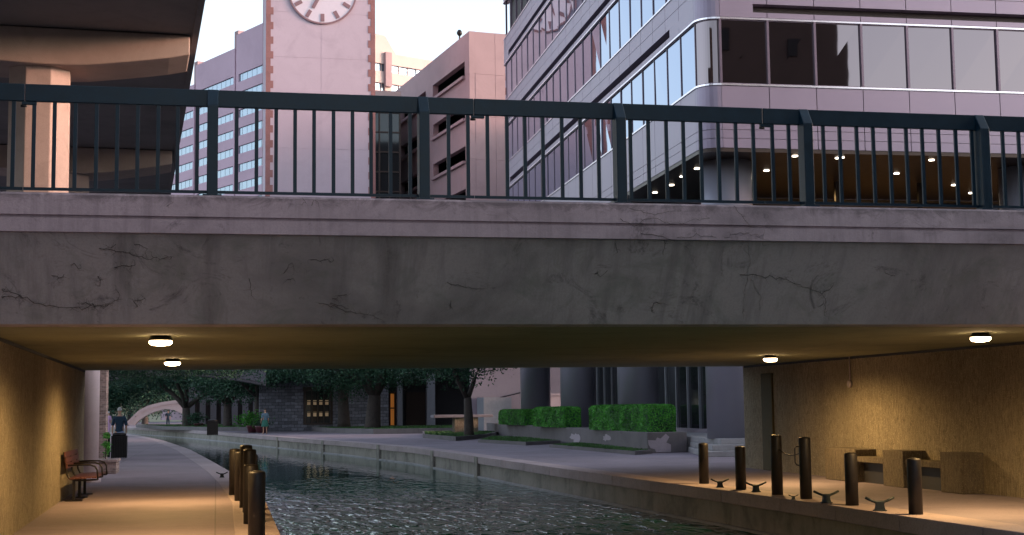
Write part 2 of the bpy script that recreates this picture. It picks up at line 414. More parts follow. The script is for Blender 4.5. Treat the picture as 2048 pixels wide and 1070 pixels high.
# cap in profile (y,z), groove at 3.66
MB().ext([(15.20, 3.49), (15.20, 3.635), (15.24, 3.64), (15.24, 3.665), (15.21, 3.67), (15.22, 3.88), (15.25, 3.905), (15.75, 3.905), (15.75, 3.49)], 'x', X0, X1).build('edge_band', M['cap'], br)
MB().ext([(15.26, 3.488), (15.85, CZ), (16.4, CZ+.002), (16.4, 3.488)], 'x', X0, X1).build('sloping_face', M['fascia'], br)
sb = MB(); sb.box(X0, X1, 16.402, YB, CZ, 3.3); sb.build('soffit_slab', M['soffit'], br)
MB().box(X0, X1, 15.76, YB+.1, 3.302, 3.75).build('road_slab', M['asphalt'], br)
MB().box(X0, X1, YB-.4, YB+.3, 3.752, 4.1).build('rear_kerb', M['cap'], br)
# abutments / tunnel walls
def wl_x(y): return -2.6 - .3*(y-16)/17.3
MB().prism([(wl_x(15.9), 15.9), (wl_x(33.3), 33.3), (-34, 33.3), (-34, 15.9)], -1.3, CZ-.003).build('abutment_wall', M['tunnel'], br)
def wr_x(y): return 12.5 + .12*(y-16)/17
MB().prism([(wr_x(15.9), 15.9), (44, 15.9), (44, 32.9), (wr_x(32.9), 32.9)], -1.2, CZ-.003).build('abutment_wall', M['tunnel'], br)

MB().prism([(wl_x(15.95)+.012, 15.95), (wl_x(33.2)+.012, 33.2), (wl_x(33.2)-.05, 33.2), (wl_x(15.95)-.05, 15.95)], CZ-.05, CZ-.0035).build('shadow_line_strip', M['dark_in'], br)  # dark strip stands for the shadow line under the soffit
MB().prism([(wr_x(15.95)-.012, 15.95), (wr_x(15.95)+.05, 15.95), (wr_x(32.8)+.05, 32.8), (wr_x(32.8)-.012, 32.8)], CZ-.05, CZ-.0035).build('shadow_line_strip', M['dark_in'], br)  # same painted shadow line along the right wall
# railing
rl = thing('bridge_railing', (4.8, 15.42, 3.905), 'dark teal steel railing with flat top rail and thin upright bars along the bridge edge', 'railing')
YR = 15.45
SX = [at(x, 300, 15.31).x for x in (425, 849, 1243, 1617, 1971)]
sp = (SX[-1]-SX[0])/4
posts = [SX[0]-sp*2, SX[0]-sp] + SX + [SX[-1]+sp, SX[-1]+2*sp]
zt = 5.085; zb = zt-.185
seg = posts
joints = [-5.5, at(50, 200, YR).x, at(947, 215, YR).x, at(1524, 240, YR).x, 12.5]
for i in range(len(joints)-1):
    MB().box(joints[i]+.004, joints[i+1]-.004, YR-.028, YR+.028, zb, zt).build('top_rail', M['rail'], rl, bevel=.006)
    MB().box(joints[i]+.004, joints[i+1]-.004, YR-.016, YR+.016, 3.955, 3.985).build('bottom_rail', M['rail'], rl)
for x in posts:
    p = MB(); h = .058
    p.ext([(YR-.155, 3.906), (YR-.155, zt-.19), (YR-.03, zt+.004), (YR+.033, zt+.004), (YR+.033, 3.906)], 'x', x-h, x+h)
    po = p.build('post', M['rail'], rl, bevel=.008)
    MB().box(x-.1, x+.1, YR-.19, YR+.07, 3.9055, 3.922).build('base_plate', M['rail'], po, bevel=.004)
barpx = [26, 67, 108, 150, 192.5, 234, 275, 316, 355, 394, 473, 513, 552, 590, 628, 667, 705, 742, 781, 820, 897, 936, 975, 1014, 1050, 1086, 1124, 1161, 1197, 1261, 1297, 1333, 1367, 1402, 1437, 1472, 1507, 1545, 1578, 1647, 1680, 1714, 1747, 1780, 1813, 1845, 1878, 1912, 1944, 2006, 2038]
bx = [at(x, 300, YR).x for x in barpx]
bx = [bx[0]-.22*k for k in range(8, 0, -1)] + bx + [bx[-1]+.21*k for k in range(1, 9)]
for x in bx:
    MB().box(x-.020, x+.020, YR-.014, YR+.014, 3.984, zb+.001).build('bar', M['rail'], rl)
for jx in joints[1:4]:
    MB().box(jx-.03, jx+.12, YR-.02, YR+.02, zb-.035, zb-.001).build('joint_clamp', M['rail'], rl, bevel=.004)
    MB().cyl(0, 0, -.03, .03, .014, 8, M=Matrix.Translation((jx-.01, YR-.01, zb-.05)) @ Matrix.Rotation(R_(90), 4, 'Y')).build('clamp_bolt', M['iron'], rl)

# dead vines on the sloping face and on the edge band
def face_pt(px, py):
    # intersect with the cap (y=15.2) or the sloping face
    p = at(px, py, 15.20)
    if p.z >= 3.49: return p + Vector((0, -.004, 0))
    # slope: y = 15.26 + (3.488-z)*k
    k = (15.85-15.26)/(3.488-CZ); d = ray(px, py)
    t = (15.26 + (3.488-CAM.z)*k - CAM.y) / (d.y + d.z*k)
    return CAM + d*t + Vector((0, -.006, -.003))
def vine(paths, label, r=.006, mat='vine', twigs=3, seed=1):
    rnd = random.Random(seed); mb = MB()
    c = face_pt(*paths[0][0]); o = None
    for pth in paths:
        pts = []
        for i in range(len(pth)-1):
            (x0, y0), (x1, y1) = pth[i], pth[i+1]; n = max(2, int(math.hypot(x1-x0, y1-y0)/7))
            for k in range(n):
                t = k/n; pts.append((x0+(x1-x0)*t+rnd.gauss(0, 1.6), y0+(y1-y0)*t+rnd.gauss(0, 1.8)))
        pts.append(pth[-1])
        mb.tube([face_pt(*p) for p in pts], r, 4, r*.5)
        for p in pts:
            for _ in range(twigs):
                if rnd.random() < .45:
                    a = rnd.uniform(0, 6.28); q = p; l = [face_pt(*p)]
                    for s_ in range(rnd.randint(2, 4)):
                        a += rnd.gauss(0, .7); q = (q[0]+math.cos(a)*rnd.uniform(2, 6), q[1]+math.sin(a)*rnd.uniform(2, 5)); l.append(face_pt(*q))
                    mb.tube(l, r*.5, 3, r*.15)
    o = mb.build('vine', M[mat], loc=c); tag(o, label, 'vine', 'dead vines clinging to the bridge'); return o
vine([[(0, 580), (40, 590), (62, 604), (110, 612), (150, 618), (190, 612), (225, 608), (240, 592), (232, 578)], [(165, 605), (200, 612), (216, 611)], [(0, 592), (45, 596)]], 'long dead vine low at the left end of the sloping bridge face', .003, seed=2, twigs=4)
vine([[(198, 494), (225, 500), (260, 508), (300, 520), (343, 513)], [(218, 498), (232, 488)], [(270, 488), (295, 497)], [(228, 532), (270, 530)]], 'dark dead vine tuft in the upper left of the sloping bridge face', .0028, seed=3)
vine([[(1480, 548), (1530, 552), (1575, 560), (1605, 574), (1640, 584), (1652, 602), (1648, 630)], [(1640, 584), (1662, 574), (1668, 564)], [(1648, 606), (1636, 614)]], 'curved dead vine on the right half of the sloping bridge face', .0028, seed=4)
vine([[(570, 548), (582, 525), (588, 540)], [(575, 560), (585, 556)], [(625, 520), (668, 520)], [(660, 604), (690, 616)], [(500, 560), (503, 590)]], 'short dead vine scraps near the middle left of the sloping bridge face', .003, seed=5, twigs=2)
vine([[(1240, 440), (1270, 450), (1300, 435), (1340, 448), (1390, 442), (1420, 436)], [(1280, 466), (1340, 478), (1400, 470), (1440, 478), (1480, 468), (1530, 470), (1525, 490)], [(1260, 418), (1310, 428), (1360, 420)], [(1330, 478), (1326, 510)], [(1470, 412), (1500, 452)]], 'tangle of thin dry tendrils over the pale bridge edge band right of centre', .0028, seed=6, twigs=2)
vine([[(1494, 470), (1500, 520), (1494, 560), (1486, 600), (1487, 640), (1470, 652)], [(1500, 560), (1520, 590), (1518, 620)]], 'pale thin root hanging down the sloping face right of centre', .0035, 'vine_pale', 1, 8)

vine([[(105, 550), (120, 556), (128, 548)], [(150, 528), (162, 536)], [(196, 552), (200, 572)], [(275, 600), (290, 596)], [(268, 602), (276, 612)]], 'tiny dead vine tufts scattered on the far left of the sloping bridge face', .003, seed=11, twigs=4)
vine([[(640, 606), (668, 612), (690, 620), (720, 626), (748, 632), (765, 640)], [(664, 598), (694, 588)], [(895, 566), (930, 574), (970, 578)], [(900, 600), (902, 616)]], 'faint thin dead vine strands low and centre left on the sloping bridge face', .0026, seed=12, twigs=3)
vine([[(1190, 545), (1200, 552), (1215, 540)], [(1770, 548), (1790, 552)], [(1300, 620), (1310, 600), (1335, 610)], [(1230, 490), (1235, 505)]], 'sparse dark vine scraps on the right half of the sloping bridge face', .003, seed=13, twigs=4)
vine([[(602, 395), (612, 404), (604, 410)], [(622, 412), (628, 400), (636, 404), (638, 414)], [(330, 412), (348, 404)]], 'small looped vine marks on the pale bridge edge band left of centre', .0026, seed=14, twigs=1)
# ceiling lamps
def ceiling_light(p, label):
    t = thing('ceiling_light', p, label, 'lamp', 'round ceiling lamps under the bridge')
    h = MB().lathe(p[0], p[1], [(.115, CZ-.002), (.135, CZ-.02), (.15, CZ-.055), (.14, CZ-.062)], 8).build('housing', M['iron'], t)
    l = MB().lathe(p[0], p[1], [(.138, CZ-.063), (.142, CZ-.09), (.115, CZ-.115), (.05, CZ-.125)], 8).build('lens', M['lamp_glow'], t)
    ld = bpy.data.lights.new('lamp_light', 'SPOT'); ld.energy = 160; ld.color = (1, .61, .23); ld.shadow_soft_size = .10; ld.spot_size = R_(172); ld.spot_blend = .55
    lo = bpy.data.objects.new('lamp_light', ld); COL.objects.link(lo); lo.parent = t; lo.location = (0, 0, -.15)
    return t
for (x, y), lb in (((-.69, 18.3), 'nearer ceiling lamp over the left path by the bench wall'), ((-.78, 26.3), 'farther ceiling lamp over the left path'),
                   ((10.5, 25.9), 'farther ceiling lamp over the right quay, above the tall bollards'), ((10.3, 17.8), 'nearer ceiling lamp over the right quay, at the frame edge')):
    ceiling_light((x, y, CZ), lb)

# ------------------------------------------------------------------ bollards, cleats
def bollard(x, y, z, h, label, handle=0, r=.096):
    t = thing('bollard', (x, y, z), label, 'bollard', 'dark steel mooring bollards on the quays')
    MB().lathe(x, y, [(r, z), (r, z+h-.03), (r*.93, z+h-.008), (r*.75, z+h)], 24).build('post', M['bollard'], t)
    MB().lathe(x, y, [(r*.55, z+h+.0005), (r*.5, z+h+.006)], 16).build('cap', M['bollard'], t)
    if handle:
        s_ = handle; zz = z+h
        a = [(x+s_*r*.8, y, zz-.15), (x+s_*(r+.05), y, zz-.15), (x+s_*(r+.075), y, zz-.18), (x+s_*(r+.075), y, zz-.40), (x+s_*(r+.05), y, zz-.44), (x+s_*r*.8, y, zz-.46)]
        MB().tube(a, .012, 8).build('handle', M['bollard'], t)
    return t
rbl = [(9.30, 26.5, .78, 'short bollard farthest along the right quay, first from the hedge side', 0), (9.26, 24.4, .77, 'second short bollard on the right quay, left of the tall pair', 0),
       (9.28, 22.75, 1.0, 'left one of the two tall chained bollards on the right quay', 0), (9.30, 21.6, .985, 'tall bollard with a side handle on the right quay', -1),
       (9.32, 19.95, .78, 'short bollard on the right quay before the first concrete bench gap', 0), (9.36, 18.05, .76, 'nearest short bollard on the right quay, rightmost of all', 0)]
for x, y, h, lb, hd in rbl: bollard(x, y, .106, h, lb, hd)
ch = MB(); cp = []
for k in range(13):
    t_ = k/12; cp.append((9.30, 22.66-.97*t_, .106+.76-.14*4*t_*(1-t_)*.6))
ch.tube(cp, .009, 6)
tag(ch.build('chain', M['bollard'], loc=cp[0]), 'thin chain sagging between the two tall bollards on the right quay', 'chain')
lbl = [(.36, 28.3, .88, 'farthest short bollard on the left path edge', 0), (.44, 26.4, .88, 'second farthest short bollard on the left path edge, half hidden', 0), (.50, 24.5, 1.04, 'tall bollard with a side handle on the left path edge', 1),
       (.53, 23.3, 1.0, 'tall bollard without handle behind the two nearest on the left path edge', 0), (.50, 21.0, .84, 'second nearest short bollard on the left path edge', 0), (.50, 18.0, .87, 'nearest bollard on the left path edge, cut by the picture bottom', 0)]
for x, y, h, lb, hd in lbl: bollard(x, y, .006, h, lb, hd, .105)

def cleat(p, s_, label, rz=R_(90)):
    t = thing('mooring_cleat', p, label, 'cleat', 'iron mooring cleats on the right quay', rz)
    b = MB()
    b.box(-.075*s_, .075*s_, -.05*s_, .05*s_, 0, .014*s_)
    b.build('base_plate', M['cleat'], t, world=False, bevel=.004)
    h = MB()
    h.ext([(-.065*s_, .014*s_), (.065*s_, .014*s_), (.055*s_, .04*s_), (.048*s_, .075*s_), (.06*s_, .115*s_), (-.06*s_, .115*s_), (-.048*s_, .075*s_), (-.055*s_, .04*s_)], 'y', -.03*s_, .03*s_)
    h.build('body', M['cleat'], t, world=False, bevel=.004)
    MB().tube([(-.175*s_, 0, .165*s_), (-.10*s_, 0, .128*s_), (-.05*s_, 0, .11*s_), (.05*s_, 0, .11*s_), (.10*s_, 0, .128*s_), (.175*s_, 0, .165*s_)], .017*s_, 10).build('horns', M['cleat'], t, world=False)
    return t
for (px, py, s_, lb) in ((1440, 975, .95, 'farthest mooring cleat, between the two short far bollards'), (1512, 984, 1.05, 'mooring cleat left of the tall chained bollards'), (1587, 999, .45, 'tiny cleat between the two tall bollards'),
                     (1653, 1006, 1.1, 'mooring cleat right of the tall handled bollard'), (1760, 1022, 1.15, 'nearest mooring cleat, between the two nearest short bollards')):
    p = onz(px, py, .106); cleat((p.x, p.y, .106), s_, lb, R_(-12))
p = onz(444, 955, .006); cleat((p.x, p.y, .006), .8, 'low iron cleat lying on the left path edge beyond the bollards', R_(-5))

# ------------------------------------------------------------------ concrete bench by the right wall
cb = thing('concrete_bench', (12.3, 24.5, .1), 'rough concrete bench of three blocks with two seat slabs against the right tunnel wall', 'bench')
for (y0, y1, x0, h) in ((25.75, 27.15, 12.12, .64), (23.75, 24.55, 12.10, .66), (21.75, 22.45, 12.12, .68)):
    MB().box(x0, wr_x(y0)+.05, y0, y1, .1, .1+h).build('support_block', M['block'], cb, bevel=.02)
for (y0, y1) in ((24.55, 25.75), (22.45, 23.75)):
    MB().box(12.30, 12.33, y0+.002, y1-.002, .101, .498).build('shade_panel', M['dark_in'], cb)  # black panel put in for the shade under the seats
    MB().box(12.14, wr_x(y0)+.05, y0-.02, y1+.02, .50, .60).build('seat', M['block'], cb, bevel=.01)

# conduit and, for a shaded recess, a dark strip on the right wall
pj = at(1700, 768, 23); t_ = 12.55/ (ray(1700, 768).x); yj = ray(1700, 768).y*t_
cn = thing('conduit', (12.53, yj, 2.0), 'thin pale conduit with a round junction box on the right tunnel wall', 'conduit')
zj = CAM.z + ray(1700, 768).z*t_
MB().tube([(wr_x(yj)-.02, yj, CZ), (wr_x(yj)-.02, yj, zj+.05)], .016, 8).build('pipe', M['patch'], cn)
MB().lathe(0, 0, [(.075, -.02), (.075, .02), (.06, .035)], 16, M=Matrix.Translation((wr_x(yj)-.03, yj, zj)) @ Matrix.Rotation(R_(-90), 4, 'Y')).build('junction_box', M['patch'], cn)
t_ = 12.6/ray(1536, 800).x; ys = ray(1536, 800).y*t_
MB().box(wr_x(ys)-.05, wr_x(ys)+.05, ys-.33, ys+.33, .1, 2.35).build('tmp', M['recess_strip'], bevel=.02).name = 'shaded_recess_strip'  # proud dark box, put where the wall has a shaded recess
tag(bpy.data.objects['shaded_recess_strip'], 'dark strip for a shaded recess near the far end of the right tunnel wall', 'dark strip')

# ------------------------------------------------------------------ park bench on the left
pb = thing('park_bench', (-2.3, 28.9, 0), 'red-brown park bench with black iron arms against the left tunnel wall', 'bench')
by0, by1 = 27.4, 29.8
BX = lambda x: -2.72 + (x+2.52)*.86
sl = MB()
for k in range(5):
    x = BX(-2.42 + k*.115); sl.box(x, x+.085, by0, by1, .40+.004*k, .43+.004*k)
sl.build('seat', M['wood'], pb, bevel=.004)
bk = MB()
for k in range(3):
    z = .60 + k*.105; x = BX(-2.50) - k*.018
    bk.box(x, x+.03, by0, by1, z, z+.095)
bk.build('backrest', M['wood'], pb, bevel=.004)
for y in (by0+.08, (by0+by1)/2, by1-.08):
    f_ = MB()
    f_.tube([(BX(-2.55), y, .9), (BX(-2.52), y, .70), (BX(-2.49), y, .52), (BX(-2.44), y, .43), (BX(-2.34), y, .385), (BX(-2.1), y, .38), (BX(-1.84), y, .39)], .017, 8)
    f_.build('frame', M['iron'], pb)
    MB().tube([(BX(-2.50), y, .655), (BX(-2.2), y, .665), (BX(-2.0), y, .66), (BX(-1.9), y, .63), (BX(-1.855), y, .56), (BX(-1.845), y, .46), (BX(-1.84), y, .385)], .016, 8).build('armrest', M['iron'], pb)
    l_ = MB(); l_.box(BX(-2.36), BX(-2.30), y-.03, y+.03, 0, .38); l_.build('leg', M['iron'], pb)
    MB().box(BX(-2.5), BX(-2.15), y-.035, y+.035, .001, .02).build('foot_plate', M['iron'], pb)

# ------------------------------------------------------------------ leaf helper, trees, hedges
def leaves(rnd, centres, n, size, flat=.7, cl=4.0):
    """n leaf quads scattered in ellipsoids (c, (rx,ry,rz)) denser near the surface, clumped"""
    mb = MB(); wts = [c[1][0]*c[1][1]*c[1][2] for c in centres]
    vs, fs = [], []
    clumps = []
    for _ in range(max(8, n//30)):
        c, r = rnd.choices(centres, wts)[0]
        v = Vector((rnd.gauss(0, 1), rnd.gauss(0, 1), rnd.gauss(0, 1))).normalized() * (rnd.random()**.4)
        clumps.append(Vector(c) + Vector((v.x*r[0], v.y*r[1], v.z*r[2])))
    for i in range(n):
        q = rnd.choice(clumps); cs = size*cl
        p = q + Vector((rnd.gauss(0, cs), rnd.gauss(0, cs), rnd.gauss(0, cs*.5)))
        a = Vector((rnd.gauss(0, 1), rnd.gauss(0, 1), rnd.gauss(0, flat))).normalized(); b = a.orthogonal().normalized()
        b = (b*math.cos(k_ := rnd.uniform(0, 6.28)) + a.cross(b)*math.sin(k_))
        s_ = size*rnd.uniform(.6, 1.4); n0 = len(vs)
        vs += [p-a*s_, p+b*s_*.45, p+a*s_, p-b*s_*.45]; fs.append((n0, n0+1, n0+2, n0+3))
    mb.add(vs, fs); return mb
def limb(mb, rnd, p, d, L, r, depth, n=6):
    pts = [p]; q = Vector(p); d = Vector(d).normalized()
    for k in range(4):
        d = (d + Vector((rnd.gauss(0, .14), rnd.gauss(0, .14), rnd.gauss(0, .10)))).normalized(); q = q + d*L/4; pts.append(q.copy())
    mb.tube(pts, r, n, r*.6)
    if depth:
        for k in range(rnd.randint(2, 3)):
            dd = (d + Vector((rnd.gauss(0, .6), rnd.gauss(0, .6), rnd.uniform(-.1, .4)))).normalized()
            limb(mb, rnd, pts[rnd.choice((2, 3, 4))], dd, L*.72, r*.58, depth-1, 5)
def tree(base, H, r, crown, label, seed, nl=9000, ls=.13, fork=1.6, mat='leaf', lean=(0, 0), forks=4, spread=.9):
    rnd = random.Random(seed)
    t = thing('tree', base, label, 'tree', 'trees along the canal')
    mb = MB(); B = Vector(base)
    top = B + Vector((lean[0], lean[1], fork))
    mb.tube([B+Vector((0, 0, -.1)), B+Vector((lean[0]*.1, lean[1]*.1, .25)), B+Vector((lean[0]*.5, lean[1]*.5, fork*.6)), top], r*1.25, 10, r*.85)
    for k in range(forks):
        a = 6.28*k/forks + rnd.uniform(-.4, .4)
        limb(mb, rnd, top-Vector((0, 0, .1)), (math.cos(a)*spread, math.sin(a)*spread, 1), H*.42, r*.6, 2)
    mb.build('trunk', M['bark'], t)
    leaves(rnd, crown, int(nl*2.6), ls*.8, cl=5.0).build('crown', M[mat], t)
    return t
# ------------------------------------------------------------------ things beyond the bridge, left bank
wc = (-3.06, 34.9)
t = thing('round_column', (wc[0], wc[1], 0), 'pale lilac painted round column just beyond the left tunnel wall', 'column')
MB().lathe(wc[0], wc[1], [(.36, 0), (.36, 5.5)], 40).build('shaft', M['white_col'], t)
MB().lathe(wc[0], wc[1], [(.42, 0), (.42, .08), (.38, .1)], 40).build('base', M['white_col'], t)
p = at(212, 850, 41)
tag(MB().box(p.x-1.2, p.x, 41, 41.7, -.05, 5.2).build('brick_pier', M['brick'], bevel=.01, loc=(p.x, 41, 0)), 'reddish brick pier standing behind the lilac round column', 'pier')
p = at(233, 930, 39.5)
t = MB(); t.box(p.x-.85, p.x, 39.3, 40.6, 0, .30); t.box(p.x-.9, p.x+.04, 39.26, 40.64, .302, .37)
tag(t.build('brick_planter', M['brick'], bevel=.008, loc=(p.x, 39.5, 0)), 'low brick planter edge beside the bench under the green shrub', 'planter')
p = at(211, 900, 40)
rnd = random.Random(5)
sh = thing('shrub', (p.x, 40, .3), 'narrow bright green shrub growing in the low brick planter', 'shrub')
leaves(rnd, [((p.x+.02, 40, .7), (.05, .2, .5))], 700, .03, cl=1.4).build('foliage', M['hedge'], sh)
MB().tube([(p.x, 40, .2), (p.x+.02, 40, .9)], .015, 5).build('stem', M['bark'], sh)

def litter_bin(p, w_, h, label, rz=0):
    t = thing('litter_bin', p, label, 'bin', 'square dark litter bins beside the canal', rz)
    b = MB()
    b.box(-w_*.44, w_*.44, -w_*.44, w_*.44, .06, h-.12); b.build('liner', M['iron'], t, world=False)
    s_ = MB(); n = 9
    for k in range(n):
        u = -w_/2 + w_*(k+.5)/n; ww = w_/n*.36
        for a in (-1, 1):
            s_.box(u-ww, u+ww, a*w_/2-.015, a*w_/2+.015, .03, h-.1); s_.box(a*w_/2-.015, a*w_/2+.015, u-ww, u+ww, .03, h-.1)
    s_.build('slats', M['iron'], t, world=False)
    MB().lathe(0, 0, [(w_*.62, h-.1), (w_*.64, h-.04), (w_*.52, h), (w_*.25, h+.01)], 4, M=Matrix.Rotation(R_(45), 4, 'Z')).build('lid', M['iron'], t, world=False)
    return t
p = onz(238.5, 917, 0)
litter_bin((p.x, 52.2, 0), .50, .9, 'square dark litter bin in front of the walking man on the left path')
p = at(425, 862, 92); litter_bin((p.x, 92, .1), .66, 1.0, 'dark slatted litter bin on the far right bank by the arcade')
p = at(216, 905, 54)
sg = thing('path_post', (p.x, 54, 0), 'thin dark flat post beside the litter bin on the left path', 'post')
MB().box(p.x-.07, p.x+.07, 53.97, 54.03, 0, .78).build('panel', M['iron'], sg); MB().box(p.x-.09, p.x+.09, 53.94, 54.06, .781, .82).build('cap', M['iron'], sg)

# ------------------------------------------------------------------ people
def skin_mesh(name, nodes, edges, mat, parent, sub=2, root=0):
    me = bpy.data.meshes.new(name); me.from_pydata([n[0] for n in nodes], edges, []); me.materials.append(mat)
    o = bpy.data.objects.new(name, me); COL.objects.link(o); o.parent = parent; WORLD[o.name] = Vector((0, 0, 0))
    s_ = o.modifiers.new('skin', 'SKIN')
    sv = me.skin_vertices[0] if me.skin_vertices else None
    if sv is None:
        bm = bmesh.new(); bm.from_mesh(me); bm.verts.layers.skin.verify(); bm.to_mesh(me); bm.free(); sv = me.skin_vertices[0]
    for i, n in enumerate(nodes):
        r = n[1]; sv.data[i].radius = r if isinstance(r, tuple) else (r, r); sv.data[i].use_root = (i == root)
    s_.use_smooth_shade = True
    m_ = o.modifiers.new('sub', 'SUBSURF'); m_.levels = sub; m_.render_levels = sub
    return o
def person(loc, rz, H, top, bottom, hair, label, stride=.16, skirt=False, arms=((-1, .02), (1, .12))):
    """faces local -y ; rz turns it"""
    t = thing('person', loc, label, 'person', None, rz); k = H/1.78
    V = lambda x, y, z: (x*k, y*k, z*k)
    nodes = [(V(0, 0, .95), (.15*k, .105*k)), (V(0, 0, 1.15), (.135*k, .10*k)), (V(0, .01, 1.36), (.165*k, .11*k)), (V(0, .01, 1.47), (.075*k, .065*k)), (V(0, -.005, 1.55), (.052*k, .055*k)),
             (V(0, -.02, 1.64), (.072*k, .088*k)), (V(0, -.015, 1.72), (.066*k, .08*k))]
    edges = [(0, 1), (1, 2), (2, 3), (3, 4), (4, 5), (5, 6)]
    for s_, sw in arms:
        n = len(nodes)
        nodes += [(V(s_*.19, .01, 1.40), .058*k), (V(s_*.245, .02, 1.13), .044*k), (V(s_*.25, -sw, .90), .033*k), (V(s_*.248, -sw-.02, .84), (.022*k, .038*k))]
        edges += [(2, n), (n, n+1), (n+1, n+2), (n+2, n+3)]
        for f_ in range(4):
            a = (f_-1.5)*.017; m = len(nodes); l_ = (.075, .085, .08, .065)[f_]
            nodes += [(V(s_*.247, -sw-.02+a, .79), .0095*k), (V(s_*.24, -sw-.02+a*1.1, .79-l_), .008*k)]; edges += [(n+3, m), (m, m+1)]
        m = len(nodes); nodes += [(V(s_*.235, -sw-.065, .81), .01*k), (V(s_*.228, -sw-.08, .775), .0085*k)]; edges += [(n+3, m), (m, m+1)]
    for s_ in (-1, 1):
        n = len(nodes); d = -stride*s_
        nodes += [(V(s_*.095, 0, .86), .088*k), (V(s_*.10, d*.45-.02, .49), .058*k), (V(s_*.10, d+.01, .10), .04*k), (V(s_*.105, d-.02, .045), (.045*k, .04*k)), (V(s_*.115, d-.15, .03), (.04*k, .028*k))]
        edges += [(0, n), (n, n+1), (n+1, n+2), (n+2, n+3), (n+3, n+4)]
    skin_mesh('body', nodes, edges, M['skin'], t, 2)
    sn = [(V(0, 0, .84), (.19*k, .14*k)), (V(0, 0, .95), (.18*k, .13*k)), (V(0, 0, 1.15), (.168*k, .125*k)), (V(0, .01, 1.35), (.185*k, .128*k)), (V(0, .01, 1.455), (.09*k, .08*k))]; se = [(0, 1), (1, 2), (2, 3), (3, 4)]
    for s_, sw in arms:
        n = len(sn); sn += [(V(s_*.185, .01, 1.405), .078*k), (V(s_*.243, .018, 1.16), .066*k), (V(s_*.248, .016, 1.10), .064*k)]; se += [(3, n), (n, n+1), (n+1, n+2)]
    skin_mesh('shirt', sn, se, M[top], t, 2)
    if skirt:
        MB().lathe(0, 0, [(.17*k, .98*k), (.2*k, .85*k), (.27*k, .55*k), (.28*k, .52*k)], 20).build('skirt', M[bottom], t, world=False)
    else:
        tn = [(V(0, 0, .97), (.16*k, .115*k)), (V(0, 0, .90), (.155*k, .115*k))]; te = [(0, 1)]
        for s_ in (-1, 1):
            n = len(tn); d = -stride*s_
            tn += [(V(s_*.095, 0, .82), .102*k), (V(s_*.10, d*.45-.02, .49), .078*k), (V(s_*.10, d+.01, .11), .062*k)]; te += [(1, n), (n, n+1), (n+1, n+2)]
        skin_mesh('trousers', tn, te, M[bottom], t, 2)
    hb = bmesh.new(); bmesh.ops.create_uvsphere(hb, u_segments=16, v_segments=10, radius=1)
    for v in list(hb.verts):
        if v.co.z < -.35 or (v.co.y < -.45 and v.co.z < .45): hb.verts.remove(v)
    for v in hb.verts: v.co = Vector((v.co.x*.083*k, v.co.y*.102*k - .004, v.co.z*.10*k + 1.705*k))
    me = bpy.data.meshes.new('hair'); hb.to_mesh(me); hb.free(); me.materials.append(M[hair]); me.polygons.foreach_set('use_smooth', [True]*len(me.polygons))
    ho = bpy.data.objects.new('hair', me); COL.objects.link(ho); ho.parent = t
    fe = MB(); fe.box(-.012*k, .012*k, -.122*k, -.1*k, 1.625*k, 1.665*k)
    for s_ in (-1, 1): fe.box(s_*.03*k-.01, s_*.03*k+.01, -.108*k, -.1*k, 1.67*k, 1.68*k); fe.box(s_*.078*k-.008, s_*.078*k+.008, -.03*k, .01*k, 1.62*k, 1.68*k)
    fe.build('face', M['skin'], t, world=False)
    return t
p = at(238, 910, 56.5)
person((p.x, 56.5, 0), R_(182), 1.80, 'navy', 'denim', 'hair', 'grey-haired man in navy polo shirt and pale jeans walking away on the left path', .13, arms=((-1, .05), (1, -.02)))
p = at(217, 845, 110)
person((p.x, 110, 0), R_(150), 1.68, 'lilac', 'lilac', 'hair', 'small distant person in lilac clothes far down the left path', .1)
p = at(336, 838, 150)
person((p.x, 150, .1), R_(20), 1.7, 'iron' if False else 'navy', 'navy', 'bark', 'tiny distant person in dark clothes near the small arched footbridge', .1)
p = at(530, 868, 94.5)
person((p.x, 94.5, .1), R_(200), 1.66, 'skyblue', 'green_cloth', 'bark', 'person in pale blue top and green skirt on the far bank by the stone wall', .06, skirt=True)

# ------------------------------------------------------------------ far left: arched footbridge, second bridge
p0, p1 = at(262, 850, 165), at(418, 838, 165)
ab = thing('arched_footbridge', ((p0.x+p1.x)/2, 165, 0), 'small pale arched footbridge over the far end of the canal', 'bridge')
FB = 165
def fb(l): return [(at(px, py, FB).x, at(px, py, FB).z) for px, py in l]
top = fb([(250, 850), (262, 838), (276, 824), (296, 813), (325, 806), (355, 802), (400, 801), (440, 803)])
low = fb([(440, 848), (375, 846), (371, 835), (362, 826), (348, 820), (330, 818), (310, 823), (292, 831), (277, 841), (268, 850)])
low = [(x, max(z, -.9)) for x, z in low]
MB().ext(top + low, 'y', FB, FB+4).build('arch', M['footbridge'], ab)
for y_ in (FB-.12, FB+3.9):
    rr = MB()
    for k in range(len(top)-1):
        (xa, za), (xb, zb_) = top[k], top[k+1]
        rr.add([(xa, y_, za-.25), (xb, y_, zb_-.25), (xb, y_, zb_+.12), (xa, y_, za+.12), (xa, y_+.22, za-.25), (xb, y_+.22, zb_-.25), (xb, y_+.22, zb_+.12), (xa, y_+.22, za+.12)],
               [(0, 1, 2, 3), (4, 5, 6, 7), (3, 2, 6, 7), (0, 1, 5, 4)])
    rr.build('parapet', M['footbridge'], ab)
